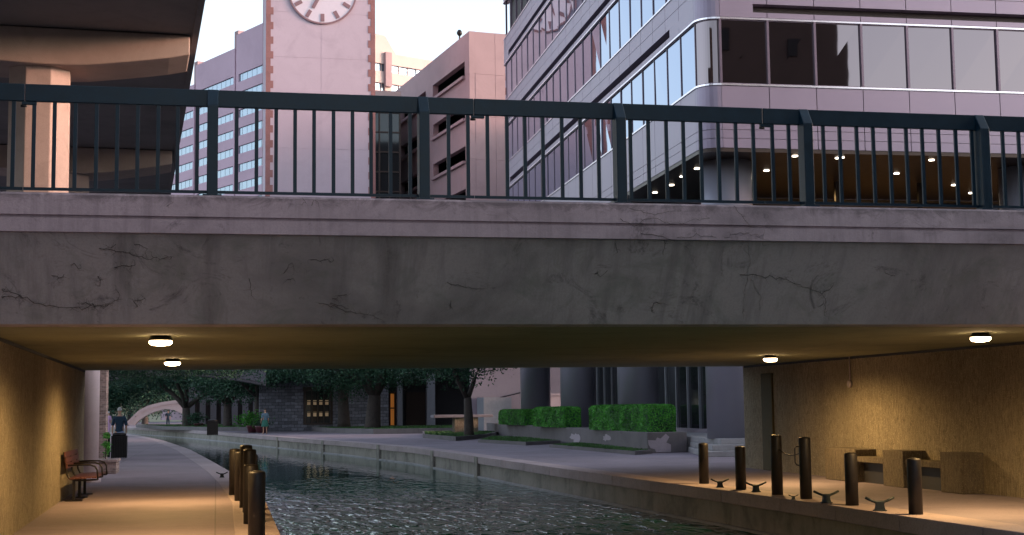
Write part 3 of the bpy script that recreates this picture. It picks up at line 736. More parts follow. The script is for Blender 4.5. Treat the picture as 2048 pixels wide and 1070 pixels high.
# second bridge, shallow dark arc high across the canal
Y2 = 98
sb2 = thing('second_bridge', (0, Y2, 0), 'slender shallow-curved grey bridge crossing the canal behind the road bridge, just under its ceiling line', 'bridge')
up_, lo_ = [], []
for k in range(31):
    px = 60 + (532-60)*k/30; q = at(px, 750 + ((px-340)/110)**2*7, Y2)
    lo_.append((q.x, q.z)); up_.append((q.x, q.z+.22))
MB().ext(lo_ + up_[::-1], 'y', Y2, Y2+3.0).build('deck', M['arcade'], sb2)
pp = MB()
for k in range(30):
    (xa, za), (xb, zb_) = up_[k], up_[k+1]
    pp.add([(xa, Y2-.1, za-.05), (xb, Y2-.1, zb_-.05), (xb, Y2-.1, zb_+.9), (xa, Y2-.1, za+.9), (xa, Y2+.1, za-.05), (xb, Y2+.1, zb_-.05), (xb, Y2+.1, zb_+.9), (xa, Y2+.1, za+.9)],
           [(0, 1, 2, 3), (4, 5, 6, 7), (3, 2, 6, 7), (0, 1, 5, 4)])
pp.build('parapet', M['arcade'], sb2)
for i, px in enumerate((95,)):
    q = at(px, 780, Y2); MB().cyl(q.x, Y2+1.5, 0, q.z+1.0, .35, 16).build('pier', M['arcade'], sb2)
# planting hanging over the second bridge
rnd = random.Random(12)
pl = thing('bridge_planting', (0, Y2+1.5, 3.5), 'dark leafy planting spilling over the top of the second bridge', 'plants')
cs = []
for px in range(215, 510, 12):
    q = at(px, 738, Y2+1); cs.append(((q.x, Y2+rnd.uniform(-.2, .6), q.z+rnd.uniform(-.2, .5)), (.55, .5, .4)))
leaves(rnd, cs, 7000, .08).build('foliage', M['leaf'], pl)

# trees far left and right bank
TREES = 1
def crown_at(pts):
    return [(at(px, py, Y), (rx, ry, rz)) for px, py, Y, rx, ry, rz in pts]
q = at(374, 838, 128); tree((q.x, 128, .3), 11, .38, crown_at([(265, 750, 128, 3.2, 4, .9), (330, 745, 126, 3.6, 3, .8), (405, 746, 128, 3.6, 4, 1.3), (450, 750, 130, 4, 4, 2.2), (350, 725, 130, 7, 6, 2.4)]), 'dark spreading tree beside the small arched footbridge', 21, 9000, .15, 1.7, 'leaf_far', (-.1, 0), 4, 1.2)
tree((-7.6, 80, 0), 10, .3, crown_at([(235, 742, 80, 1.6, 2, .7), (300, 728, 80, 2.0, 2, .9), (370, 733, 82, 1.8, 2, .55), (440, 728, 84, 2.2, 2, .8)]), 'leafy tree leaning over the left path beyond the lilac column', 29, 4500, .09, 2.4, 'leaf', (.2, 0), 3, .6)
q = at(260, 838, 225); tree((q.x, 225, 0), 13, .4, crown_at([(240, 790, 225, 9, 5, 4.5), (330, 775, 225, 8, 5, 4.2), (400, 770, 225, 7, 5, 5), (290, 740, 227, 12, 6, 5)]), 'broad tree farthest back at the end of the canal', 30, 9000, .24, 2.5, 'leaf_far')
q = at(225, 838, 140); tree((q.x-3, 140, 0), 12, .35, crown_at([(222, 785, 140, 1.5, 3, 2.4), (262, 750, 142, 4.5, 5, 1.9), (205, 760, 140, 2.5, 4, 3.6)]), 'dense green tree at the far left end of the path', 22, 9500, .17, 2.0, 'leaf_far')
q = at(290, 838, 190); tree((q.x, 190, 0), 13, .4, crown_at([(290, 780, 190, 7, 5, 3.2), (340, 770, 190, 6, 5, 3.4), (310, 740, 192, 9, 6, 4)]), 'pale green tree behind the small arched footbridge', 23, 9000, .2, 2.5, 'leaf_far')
q = at(745, 853, 95); tree((q.x, 95, .35), 10, .48, crown_at([(700, 745, 95, 3.0, 3, 1.2), (790, 742, 94, 3.5, 3, 1.0), (740, 700, 95, 6, 5, 2.6), (850, 728, 92, 3, 3, 1.0)]), 'big dark forked oak on the lawn before the lit doorway', 24, 9000, .11, 2.2, 'leaf', (.15, 0), 5, .6)
q = at(688, 844, 101); tree((q.x, 101, .5), 10, .40, crown_at([(680, 765, 100, 2.2, 2, 1.4), (655, 742, 101, 3.5, 3, 1.2), (690, 700, 101, 5, 4, 2.6)]), 'dark oak with a straight trunk in front of the stone wall', 25, 7000, .11, 2.6, 'leaf', (-.1, 0), 3, .5)
q = at(938, 866, 70); tree((q.x, 70, .25), 9, .22, crown_at([(900, 700, 70, 3, 3, 1.8), (980, 680, 70, 3, 3, 1.6), (880, 742, 70, .9, .9, .35)]), 'slim forked tree in the lawn bed left of the hedges', 26, 5000, .10, 1.9, 'leaf', (-.05, 0), 2, .35)
q = at(455, 838, 122); tree((q.x, 122, .3), 10, .36, crown_at([(505, 762, 108, 2.6, 3, 1.7), (460, 752, 114, 3, 4, 1.4), (545, 745, 104, 2.6, 2, .9), (528, 744, 96, 1.5, .8, .7), (430, 772, 122, 2.5, 2, 1.3), (480, 735, 104, 4, 3, 1.0)]), 'dark tree in front of the far arcade, left of the stone wall', 27, 9000, .13, 2.0, 'leaf')
q = at(560, 838, 106); tree((q.x-1.6, 106, .3), 10, .3, crown_at([(600, 738, 104, 3.2, 3, .9), (530, 735, 106, 3.5, 3, 1.5)]), 'thin dark tree at the left corner of the stone wall', 28, 5000, .12, 2.4, 'leaf')

# ------------------------------------------------------------------ right bank: stone building and arcade
# arcade part right of the stone wall
AY = 105.5
ar = thing('arcade_building', (at(860, 800, AY).x, AY, .3), 'shadowy arcade of slim grey pillars with an orange lit doorway', 'building')
ax0, ax1 = at(776, 800, AY).x, at(1010, 800, AY).x
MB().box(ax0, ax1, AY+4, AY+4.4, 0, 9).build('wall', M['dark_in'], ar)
MB().box(ax0, ax1, AY-.2, AY+4, 4.6, 9).build('upper_wall', M['arcade'], ar)
for px, w_ in ((800, .38), (862, .62), (948, .5)):
    q = at(px, 800, AY); MB().box(q.x-w_/2, q.x+w_/2, AY, AY+.5, 0, 4.6).build('pillar', M['mullion'], ar)
q0, q1 = at(777, 800, AY+3.9), at(793, 800, AY+3.9); d = MB().box(q0.x, q1.x, AY+3.8, AY+3.95, .3, 3.0).build('door', M['bronze'], ar)
g0, g1 = at(781, 800, AY+3.8), at(788, 800, AY+3.8)
MB().box(g0.x, g1.x, AY+3.74, AY+3.79, 1.75, 2.8).build('door_pane', M['door_glow'], d); MB().box(g0.x, g1.x, AY+3.74, AY+3.79, .4, 1.65).build('door_pane', M['door_glow'], d)
q0, q1 = at(812, 800, AY+3.9), at(850, 800, AY+3.9); MB().box(q0.x, q1.x, AY+3.8, AY+3.95, .3, 2.9).build('door', M['bronze'], ar)
# far arcade left of the stone wall
FY = 140
fa = thing('far_arcade', (at(450, 800, FY).x, FY, .3), 'distant pale arcade building with round arches behind the far trees', 'building')
fx0, fx1 = at(384, 800, FY).x, at(548, 800, FY-18).x
n_ar = 7; wd = (fx1-fx0)/n_ar
am = MB()
for k in range(n_ar+1): am.box(fx0+wd*k-.28, fx0+wd*k+.28, FY, FY+.7, 0, 3.3)
for k in range(n_ar):
    x0_, x1_ = fx0+wd*k+.28, fx0+wd*(k+1)-.28; c_ = (x0_+x1_)/2; r_ = (x1_-x0_)/2
    arc = [(c_+r_*math.cos(a), 2.5+r_*math.sin(a)) for a in [math.pi*j/10 for j in range(11)]]
    am.ext([(x0_, 3.3+r_)] + arc[::-1] + [(x1_, 3.3+r_)], 'y', FY, FY+.7)
am.box(fx0-.3, fx1+.3, FY, FY+.7, 3.3+wd/2-.28, 9)
am.build('arches', M['arcade'], fa)
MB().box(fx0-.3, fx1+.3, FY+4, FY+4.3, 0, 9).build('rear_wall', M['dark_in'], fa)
MB().box(fx0-.3, fx0+.2, FY+.71, FY+4, 0, 9).build('side_wall', M['pinkwall'], fa)

# stair wall, ledge, dark box, dry shrub behind the first columns
SY = 88
a0, a1 = at(942, 800, SY).x, at(1140, 800, SY).x
sw = thing('stair_wall', ((a0+a1)/2, SY, .1), 'plain pinkish stair wall with a thin handrail between the slim tree and the columns', 'wall')
MB().box(a0, a1, SY, SY+.4, 0, 7.5).build('wall', M['pinkwall'], sw)
h0, h1 = at(955, 806, SY-.2), at(1060, 781, SY-.2); MB().tube([h0, h1, h1+Vector((.6, 0, 0))], .035, 6).build('handrail', M['iron'], sw)
c0, c1 = at(965, 795, SY-2), at(1020, 791, SY-2)
lb_ = MB().box(c0.x, c1.x, SY-2.4, SY-.1, .1, c0.z).build('low_block', M['mullion'], loc=(c0.x, SY-2, .1)); tag(lb_, 'dark low block wall at the foot of the pinkish stair wall', 'wall')
c0, c1 = at(1072, 790, SY-3), at(1104, 790, SY-3)
lg = MB().box(c0.x, c1.x+.8, SY-3.2, SY-2, .1, c0.z-.05); lg.box(c0.x-.05, c1.x+.8, SY-3.3, SY-1.9, c0.z-.048, c0.z+.08)
tag(lg.build('pale_ledge', M['patch'], loc=(c0.x, SY-3, .1)), 'pale capped ledge between the two farthest round columns', 'ledge')

# lawns: low kerbed beds
def bed(pts, z0, z1, label, seed, n=2500):
    c = Vector((sum(p[0] for p in pts)/len(pts), sum(p[1] for p in pts)/len(pts), z0))
    t = thing('lawn_bed', (c.x, c.y, z0), label, 'lawn bed', 'kerbed lawn beds on the plaza')
    k = MB(); inn = [(p[0]+(c.x-p[0])*.05, p[1]+(c.y-p[1])*.05) for p in pts]; n_ = len(pts)
    for i in range(n_):
        j = (i+1) % n_; k.prism([pts[i], pts[j], inn[j], inn[i]], z0, z1)
    k.build('kerb', M['planter'], t)
    MB().prism(inn, z0, z1-.04).build('soil', M['soil'], t)
    rnd = random.Random(seed); vs, fs = [], []
    while len(fs) < n:
        a, b_ = rnd.random(), rnd.random(); i = rnd.randrange(1, n_-1)
        if a+b_ > 1: a, b_ = 1-a, 1-b_
        x = inn[0][0]+(inn[i][0]-inn[0][0])*a+(inn[i+1][0]-inn[0][0])*b_; y = inn[0][1]+(inn[i][1]-inn[0][1])*a+(inn[i+1][1]-inn[0][1])*b_
        h = rnd.uniform(.03, .09); q = rnd.uniform(0, 3.14); w_ = .03; n0 = len(vs)
        vs += [(x-w_*math.cos(q), y-w_*math.sin(q), z1-.045), (x+w_*math.cos(q), y+w_*math.sin(q), z1-.045), (x+rnd.gauss(0, .03), y+rnd.gauss(0, .03), z1-.04+h)]; fs.append((n0, n0+1, n0+2))
    g = MB().add(vs, fs).build('grass', M['grass'], t); g['kind'] = 'stuff'
    return t
bed([(12.4, 52.8), (12.85, 43.0), (13.7, 44.0), (14.05, 52), (13.9, 54.5)], .1, .22, 'triangular lawn bed at the foot of the nearest hedge planter', 1, 5000)
bed([(11.4, 62.4), (12.2, 56.1), (14.1, 58), (14.4, 66), (13.5, 70)], .1, .24, 'lawn bed before the middle and farthest hedges', 2, 5000)
bed([(10.6, 74), (11.0, 66), (13.5, 71.5), (16, 80), (15, 84), (12, 84)], .1, .30, 'lawn bed around the slim forked tree', 3, 5000)
bed([(6.8, 104.5), (7.2, 96), (9.5, 88), (15, 87), (20, 95), (20, 103.5)], .1, .42, 'broad shaded lawn with the two dark oaks', 4, 9000)
bed([(-8, 150), (-4.5, 126), (0, 112), (4.6, 107.5), (4.6, 118), (1, 139)], .1, .4, 'far lawn before the distant arcade', 5, 6000)

# stone bench slab at px 865-985
SBY = 78
b0, b1 = at(868, 830, SBY), at(986, 830, SBY)
sbn = thing('stone_slab_bench', ((b0.x+b1.x)/2, SBY, .2), 'long pale stone slab bench behind the slim forked tree', 'bench')
MB().box(b0.x, b1.x, SBY, SBY+1.3, b0.z-.16, b0.z).build('seat', M['arcade'], sbn, bevel=.02)
MB().box(b0.x+1.2, b1.x-.8, SBY+.25, SBY+1.1, .15, b0.z-.162).build('base', M['block'], sbn)
b2 = at(880, 848, SBY)
# potted plants by the far bank
for i, (px, Y, lb, hh) in enumerate(((505, 101, 'leafy plant in a dark red pot on the far right bank', .9), (397, 126, 'low dark plant in a pot at the foot of the tree by the arched footbridge', .9))):
    q = at(px, 858, Y); t = thing('potted_plant', (q.x, Y, .1), lb, 'plant', 'potted plants on the far bank')
    MB().lathe(q.x, Y, [(.28, .1), (.42, .55), (.44, .6), (.36, .6)], 14).build('pot', M['red_pot'], t)
    leaves(random.Random(40+i), [((q.x-.2, Y, 1.0), (.6, .5, .45))], 700, .09).build('foliage', M['hedge' if i == 0 else 'leaf'], t)
q = at(524, 860, 100)
tt = thing('potted_plant', (q.x, 100, .1), 'second dark red pot of plants beside the person in the green skirt', 'plant', 'potted plants on the far bank')
MB().lathe(q.x, 100, [(.34, .1), (.48, .5), (.5, .58), (.4, .58)], 14).build('pot', M['red_pot'], tt)
leaves(random.Random(44), [((q.x, 100, .75), (.45, .4, .2))], 400, .07).build('foliage', M['leaf'], tt)

# ------------------------------------------------------------------ planter with three hedges, steps
def bld_x(y): return 14.27 + .029*(y-40)
pl = thing('hedge_planter', (14.2, 58, .1), 'long weathered concrete planter wall with pale patches under the three clipped hedges', 'planter')
pw = MB()
pw.prism([(13.75, 44.6), (15.1, 44.6), (16.4, 82), (15.5, 82), (14.55, 60)], .1, .76)
pw.build('wall', M['planter'], pl, bevel=.02)
def patch_mesh(px0, px1, py0, py1, seed, end=False):
    rnd = random.Random(seed); pts = []
    cxp, cyp = (px0+px1)/2, (py0+py1)/2
    for k in range(16):
        a = 6.28*k/16; rr_ = rnd.uniform(.45, 1.15); X_, Y_ = cxp+math.cos(a)*(px1-px0)/2*rr_, cyp+math.sin(a)*(py1-py0)/2*rr_
        d = ray(X_, Y_)
        if end: t_ = 44.59/d.y
        else:
            # plane from (13.75,44.6) to (14.55,60)
            kx = .8/15.4; t_ = (13.735-kx*44.6)/(d.x-kx*d.y)
        q = CAM+d*t_; q.z = min(.755, max(.12, q.z)); pts.append(q)
    return pts
pm = MB(); pts = patch_mesh(1294, 1348, 866, 912, 11, True); pm.add(pts, [tuple(range(16))]); pm.build('pale_patch', M['patch'], pl)
for i, (a, b_, c_, d_) in enumerate(((1140, 1162, 864, 886), (1205, 1222, 868, 884), (1036, 1060, 856, 876))):
    pm = MB(); pm.add(patch_mesh(a, b_, c_, d_, 5+i), [tuple(range(16))]); pm.build('pale_patch', M['patch'], pl)
def hedge(x0, x1, y0, y1, z0, z1, label, seed):
    rnd = random.Random(seed); t = thing('clipped_hedge', ((x0+x1)/2, (y0+y1)/2, z0), label, 'hedge', 'clipped hedges in the long planter')
    vs, fs = [], []
    def soft(x, y, z):
        # rounded box
        fx, fy, fz = min(x-x0, x1-x), min(y-y0, y1-y), z1-z
        return x, y, z
    area = [(x1-x0)*(y1-y0), (y1-y0)*(z1-z0), (x1-x0)*(z1-z0)]
    dens = 950
    def leaf(p, nrm):
        a = Vector((rnd.gauss(0, 1), rnd.gauss(0, 1), rnd.gauss(0, 1))); a = (a - nrm*a.dot(nrm)*.5).normalized(); b = a.cross(nrm + Vector((rnd.gauss(0, .6), rnd.gauss(0, .6), rnd.gauss(0, .6)))).normalized()
        s_ = rnd.uniform(.02, .042); n0 = len(vs); vs.extend([p-a*s_, p+b*s_*.6, p+a*s_, p-b*s_*.6]); fs.append((n0, n0+1, n0+2, n0+3))
    R = .16
    c = Vector(((x0+x1)/2, (y0+y1)/2, (z0+z1)/2)); hx, hy, hz = (x1-x0)/2, (y1-y0)/2, (z1-z0)/2
    tot = int(dens*(area[0]+2*area[1]+2*area[2]))
    for _ in range(tot):
        u = rnd.random()*(area[0]+2*area[1]+2*area[2])
        if u < area[0]: p = Vector((rnd.uniform(-hx, hx), rnd.uniform(-hy, hy), hz)); nr = Vector((0, 0, 1))
        elif u < area[0]+2*area[1]: s_ = rnd.choice((-1, 1)); p = Vector((s_*hx, rnd.uniform(-hy, hy), rnd.uniform(-hz, hz))); nr = Vector((s_, 0, 0))
        else: s_ = rnd.choice((-1, 1)); p = Vector((rnd.uniform(-hx, hx), s_*hy, rnd.uniform(-hz, hz))); nr = Vector((0, s_, 0))
        # round edges: pull to inner box + R
        q = Vector((max(-hx+R, min(hx-R, p.x)), max(-hy+R, min(hy-R, p.y)), max(-hz, min(hz-R, p.z))))
        d = p-q
        if d.length > 1e-6: d = d.normalized()*R
        wob = .05*math.sin(p.y*3.1+seed)+.04*math.sin(p.z*7+p.y*5)+rnd.gauss(0, .022)
        leaf(c+q+d*(1+wob*1.3), (nr+d.normalized()*.8 if d.length else nr).normalized())
    MB().add(vs, fs).build('foliage', M['hedge'], t)
    MB().box(x0+.12, x1-.12, y0+.12, y1-.12, z0-.02, z1-.14).build('twig_core', M['leaf'], t)
    return t
hedge(13.98, 15.0, 45.3, 53.0, .76, 1.66, 'largest bright clipped hedge, nearest the steps', 31)
hedge(14.35, 15.2, 58.6, 64.5, .76, 1.62, 'middle clipped hedge of the three in the long planter', 32)
hedge(14.7, 15.45, 68.2, 74.5, .76, 1.52, 'smallest clipped hedge, farthest left in the long planter', 33)
tt = thing('entrance_steps', (16, 42, .1), 'three pale stone steps below the corner column beside the right tunnel wall', 'steps')
for k, (x0_, y0_) in enumerate(((13.95, 42.3), (14.3, 42.65), (14.65, 43.0))):
    # wrap around the corner column
    z1_ = .1+.17*(k+1); d_ = .42*k
    MB().prism([(14.05+d_, 40.0+d_), (40, 40.0+d_), (40, 56), (15.35, 56), (15.15, 44.65)] if k == 0 else [(14.05+d_, 40.0+d_), (40, 40.0+d_), (40, 56), (15.4+.02*k, 56), (15.2+.02*k, 44.68+.02*k)], .1+.17*k, z1_).build('step', M['quay_ledge'], tt, bevel=.015)

# ------------------------------------------------------------------ glass office building
GR = -R_(1.66)
ob = thing('office_building', (14.27, 40.0, .6), 'large mirror-glass office building with lilac metal panels and a rounded corner on round columns', 'building', None, GR)
OBM = Matrix.Translation((14.27, 40, 0)) @ Matrix.Rotation(GR, 4, 'Z'); OBI = OBM.inverted()
Z0 = .6
def zl(px, py): return at(px, py, 40.3).z
zs = zl(1456, 299)               # soffit
zw0 = zl(1456, 172); zw1 = zl(1456, 44)
FH = 3.46
RAD = .63
LY, LX = 34.6, 22.0              # lengths of the faces
PIT = 1.52
def outline(off, x_end=LX, y_end=LY, arc_n=8):
    """path of the facade line offset inwards by off: left face far end -> corner -> front face far end"""
    pts = [(off, y_end)]
    for k in range(arc_n+1):
        a = math.pi + (math.pi/2)*k/arc_n
        pts.append((RAD+(RAD-off)*math.cos(a), RAD+(RAD-off)*math.sin(a)))
    pts.append((x_end, off)); return pts
def band(mb, z0, z1, off, th):
    """continuous band following the facade"""
    a, b_ = outline(off), outline(off+th)
    n_ = len(a)
    for i in range(n_-1):
        mb.prism([a[i], a[i+1], b_[i+1], b_[i]], z0-Z0, z1-Z0)
    return mb
def panels(mb, z0, z1, off, th, gap=.012, xs0=0, ys0=0, xs1=LX, ys1=LY, corner=True):
    y = RAD
    while y < ys1-.1:
        y1_ = min(y+PIT, ys1)
        if y >= ys0-.01: mb.box(off, off+th, y+gap, y1_-gap, z0-Z0, z1-Z0)
        y += PIT
    x = RAD
    while x < xs1-.1:
        x1_ = min(x+PIT, xs1)
        if x >= xs0-.01: mb.box(x+gap, x1_-gap, off, off+th, z0-Z0, z1-Z0)
        x += PIT
    if corner:
        a, b_ = outline(off)[1:-1], outline(off+th)[1:-1]
        for i in range(len(a)-1): mb.prism([a[i], a[i+1], b_[i+1], b_[i]], z0-Z0, z1-Z0)
    return mb
# core behind everything
core = MB(); oo = outline(.35); core.prism(oo+[(LX, LY)], zs+.02-Z0, 34-Z0); core.build('core', M['core'], ob, world=False)
# ground spandrel in three courses
sp0 = MB(); panels(sp0, zs+.0, zs+.28, .0, .3); panels(sp0, zs+.295, zs+.55*1.0, .0, .3); panels(sp0, zs+.565, zw0-.07, 0, .3); sp0.build('spandrel_panels', M['panel'], ob, world=False)
for f_ in range(4):
    a = zw0+FH*f_; b_ = zw1+FH*f_
    band(MB(), a-.055, a, -.03, .33).build('sill_trim', M['trim'], ob, world=False)
    band(MB(), b_, b_+.055, -.03, .33).build('head_trim', M['trim'], ob, world=False)
    mu = MB(); band(mu, a+.001, a+.03, .02, .1); band(mu, b_-.03, b_-.001, .02, .1)
    # panel zone above: b_+.06 .. a+FH-.06 with a slot
    s0 = b_+.075; lo1 = s0+.16; hi0 = lo1+.27; hi1 = a+FH-.07
    pz = MB(); panels(pz, s0, lo1, 0, .3)
    # slot zone
    y = RAD
    ya, yb = 3.2, 33.2
    for (c_, d_) in ((RAD+.012, ya), (yb, LY)): pz.box(0, .3, c_, d_, lo1-Z0+.001, hi0-Z0-.001)
    pz.box(RAD+.012, 1.7, 0, .3, lo1-Z0+.001, hi0-Z0-.001)
    aa, bb = outline(0)[1:-1], outline(.3)[1:-1]
    for i in range(len(aa)-1): pz.prism([aa[i], aa[i+1], bb[i+1], bb[i]], lo1-Z0+.001, hi0-Z0-.001)
    mid = hi0+.42
    panels(pz, hi0, mid-.008, 0, .3); panels(pz, mid+.008, hi1, 0, .3)
    pz.build('spandrel_panels', M['panel'], ob, world=False)
    # mullions
    y = RAD
    while y < LY+.1: mu.box(.02, .12, y-.018, y+.018, a-Z0+.001, b_-Z0-.001); y += PIT
    x = RAD
    while x < LX: mu.box(x-.035, x+.035, -.03, .12, a-Z0+.001, b_-Z0-.001); x += PIT
    mu.build('window_frame', M['frame'], ob, world=False)
    if f_ < 3:
        y = RAD; rnd = random.Random(50+f_)
        k = 0
        while y < LY-.5:
            y1_ = min(y+PIT, LY); t1, t2 = rnd.gauss(0, .0006), rnd.gauss(0, .0006)
            if f_ < 3:
                e = [(.05+t1*5, y+.026, a-Z0), (.05+t2*5, y1_-.026, a-Z0), (.05+t2*5+t1*6, y1_-.026, b_-Z0), (.05-t1*6, y+.026, b_-Z0)]
                MB().add(e, [(0, 1, 2, 3)]).build('window_pane', M['glass_blue'], ob, world=False)
            y += PIT
    if f_ < 2:
        x = RAD; rnd = random.Random(70+f_)
        while x < LX-.5 and x < 15:
            x1_ = min(x+PIT, LX); t1, t2 = rnd.gauss(0, .0015), rnd.gauss(0, .0015)
            e = [(x+.036, .05+t1*5, a-Z0), (x1_-.036, .05+t2*5, a-Z0), (x1_-.036, .05+t2*5+t1*4, b_-Z0), (x+.036, .05-t1*4, b_-Z0)]
            MB().add(e, [(0, 1, 2, 3)]).build('front_window_pane', M['glass_front'], ob, world=False); x += PIT
    cg = MB(); a2 = outline(.05, arc_n=12)[1:-1]
    for i in range(len(a2)-1): cg.add([(a2[i][0], a2[i][1], a-Z0), (a2[i+1][0], a2[i+1][1], a-Z0), (a2[i+1][0], a2[i+1][1], b_-Z0), (a2[i][0], a2[i][1], b_-Z0)], [(0, 1, 2, 3)], True)
    cg.build('curved_corner_pane', M['glass_front'], ob, world=False)
# soffit, with downlights
MB().prism(outline(.02)+[(LX, LY)], zs-.12-Z0, zs-.002-Z0).build('soffit', M['bronze'], ob, world=False)
for px, py in ((1310, 385), (1343, 370), (1365, 353), (1394, 337), (1533, 341), (1590, 312), (1683, 315), (1793, 347), (1863, 320), (1908, 370), (1942, 386), (1676, 316)):
    q = OBI @ onz(px, py, zs-.125)
    if 0 < q.y < LY and q.x > 0:
        MB().lathe(q.x, q.y, [(.085, zs-.14-Z0), (.09, zs-.12-Z0)], 14).build('downlight', M['down_glow'], ob, world=False)
# columns
for (yy) in (1.9, 13.0, 23.6, 33.8): MB().lathe(1.35, yy, [(.80, 0), (.80, zs-.13-Z0)], 48).build('column', M['colmetal'], ob, world=False)
MB().lathe(11.55, 1.9, [(.80, 0), (.80, zs-.13-Z0)], 48).build('column', M['colmetal'], ob, world=False)
# lobby glazing (upper) and lower glazing on the left, set back
gl = MB(); gl.box(3.3, 3.34, 5.2, LY, 0.15, zs-.2-Z0); gl.box(3.3, LX, 5.2, 5.24, 0.15, 3.3)
gl.build('lobby_glazing', M['glass_dark'], ob, world=False)
mu = MB(); y = 5.2
while y < LY: mu.box(3.22, 3.3, y-.04, y+.04, 0.15, zs-.15-Z0); y += 1.5
mu.build('lobby_mullions', M['mullion'], ob, world=False)
MB().box(3.1, LX, 5.0, LY, .0, .15).build('lobby_plinth', M['patch'], ob, world=False)
# upper lobby front: bronze frames over a warm interior wall
fr = MB()
x = 3.3
while x < LX: fr.box(x-.06, x+.06, 4.9, 5.05, 3.4, zs-.15-Z0); x += 3.04
fr.box(3.3, LX, 4.9, 5.06, zs-1.0-Z0, zs-.85-Z0)
fr.build('lobby_frames', M['bronze'], ob, world=False)
MB().box(3.35, LX, 9.0, 9.2, 3.4, zs-.15-Z0).build('lobby_wall', M['lobby'], ob, world=False)
MB().box(3.1, LX, 2.6, 9.2, 3.3, 3.38).build('lobby_floor', M['block'], ob, world=False)
for lx, ly in ((5.5, 6.9), (9.5, 6.9), (14, 6.9)):
    ld = bpy.data.lights.new('lobby_light', 'AREA'); ld.energy = 9; ld.size = .8; ld.color = (1, .62, .25)
    lo = bpy.data.objects.new('lobby_light', ld); COL.objects.link(lo); lo.parent = ob; lo.location = (lx, ly, zs-.4-Z0)

# ------------------------------------------------------------------ clock tower
TY = 105
tl, tr_ = at(531, 300, TY).x, at(751, 300, TY).x
tw = thing('clock_tower', ((tl+tr_)/2, TY, .3), 'tall pale clock tower with red-brown toothed brick corners and a round clock', 'tower')
W = tr_-tl; TH = 41
tb = MB(); k = 0; z = .3; cxx0 = (tl+tr_)/2
ph = 3.45
inner = .32
while z < TH:
    for xa_, xb_ in ((tl+inner, cxx0-.015), (cxx0+.015, tr_-inner)): tb.box(xa_, xb_, TY+.02, TY+W-.02, z+.015, min(z+ph, TH)-.015)
    z += ph
tb.box(tl+inner+.02, tr_-inner-.02, TY+.035, TY+W-.035, .3, TH)
tb.box(tl+.02, tr_-.02, TY+inner, TY+W-inner, .3, TH)
tb.build('body', M['stucco'], tw)
for sx, xa in ((1, tl), (-1, tr_)):
    for ya_, sy in ((TY, 1), (TY+W, -1)):
        qm = MB(); z = .3; k = 0; st_ = .56
        while z < TH:
            wid = .54 if k % 2 else .34
            x_a, x_b = sorted((xa, xa+sx*wid)); y_a, y_b = sorted((ya_, ya_+sy*wid))
            qm.box(x_a, x_b, y_a, y_b, z, min(z+st_, TH)-.004); z += st_; k += 1
        qm.build('brick_quoins', M['quoin'], tw)
# rough stone base with a lattice window
SY0 = TY-.45; wa, wb_ = at(612, 782, SY0), at(660, 782, SY0); wz1, wz0 = wa.z, at(635, 846, SY0).z
bl, brr = tl-.35, at(777, 800, SY0).x; ww = MB(); ZB = 7.5
ww.box(bl, wa.x, SY0, SY0+.44, 0, ZB); ww.box(wb_.x, brr, SY0, SY0+.44, 0, ZB); ww.box(wa.x, wb_.x, SY0, SY0+.44, wz1, ZB); ww.box(wa.x, wb_.x, SY0, SY0+.44, 0, wz0)
ww.box(bl, tl-.01, SY0+.44, TY+W, 0, ZB)
ww.build('stone_base', M['stonewall'], tw)
fr = MB()
fr.box(wa.x-.25, wb_.x+.25, SY0-.06, SY0+.2, wz1+.002, wz1+.3); fr.box(wa.x-.2, wb_.x+.2, SY0-.06, SY0+.2, wz0-.12, wz0-.002)
fr.box(wa.x-.2, wa.x-.002, SY0-.06, SY0+.2, wz0, wz1); fr.box(wb_.x+.002, wb_.x+.2, SY0-.06, SY0+.2, wz0, wz1)
win = fr.build('window', M['bronze'], tw)
mm_ = MB()
for k in range(1, 4): x = wa.x+(wb_.x-wa.x)*k/4; mm_.box(x-.03, x+.03, SY0+.08, SY0+.13, wz0, wz1)
for k in range(1, 3): z = wz0+(wz1-wz0)*k/3; mm_.box(wa.x, wb_.x, SY0+.075, SY0+.135, z-.03, z+.03)
mm_.build('glazing_bars', M['bronze'], win)
MB().box(wa.x, wb_.x, SY0+.19, SY0+.21, wz0, wz1).build('pane', M['glass_dark'], win)
M['dim_paper'] = emit('dim_lit_notice', (.75, .52, .30), .022)
for k in range(4):
    for j in range(2):
        x = wa.x+(wb_.x-wa.x)*(k+.5)/4; z = wz0+(wz1-wz0)*((.28, .64)[j]); MB().box(x-.12, x+.12, SY0+.17, SY0+.18, z-.17, z+.17).build('notice', M['dim_paper'], win)
cr = MB(); cr.box(tl-.3, tr_+.3, TY-.3, TY+W+.3, TH+.002, TH+.8); cr.build('cornice', M['stucco'], tw)
rf = MB(); cxx = (tl+tr_)/2; cyy = TY+W/2
rf.add([(tl, TY, TH+.802), (tr_, TY, TH+.802), (tr_, TY+W, TH+.802), (tl, TY+W, TH+.802), (cxx, cyy, TH+6)], [(0, 1, 2, 3), (0, 1, 4), (1, 2, 4), (2, 3, 4), (3, 0, 4)]); rf.build('roof', M['quoin'], tw)
cc = at(645, -18, TY); RC = (at(713, -18, TY).x-at(577, -18, TY).x)/2
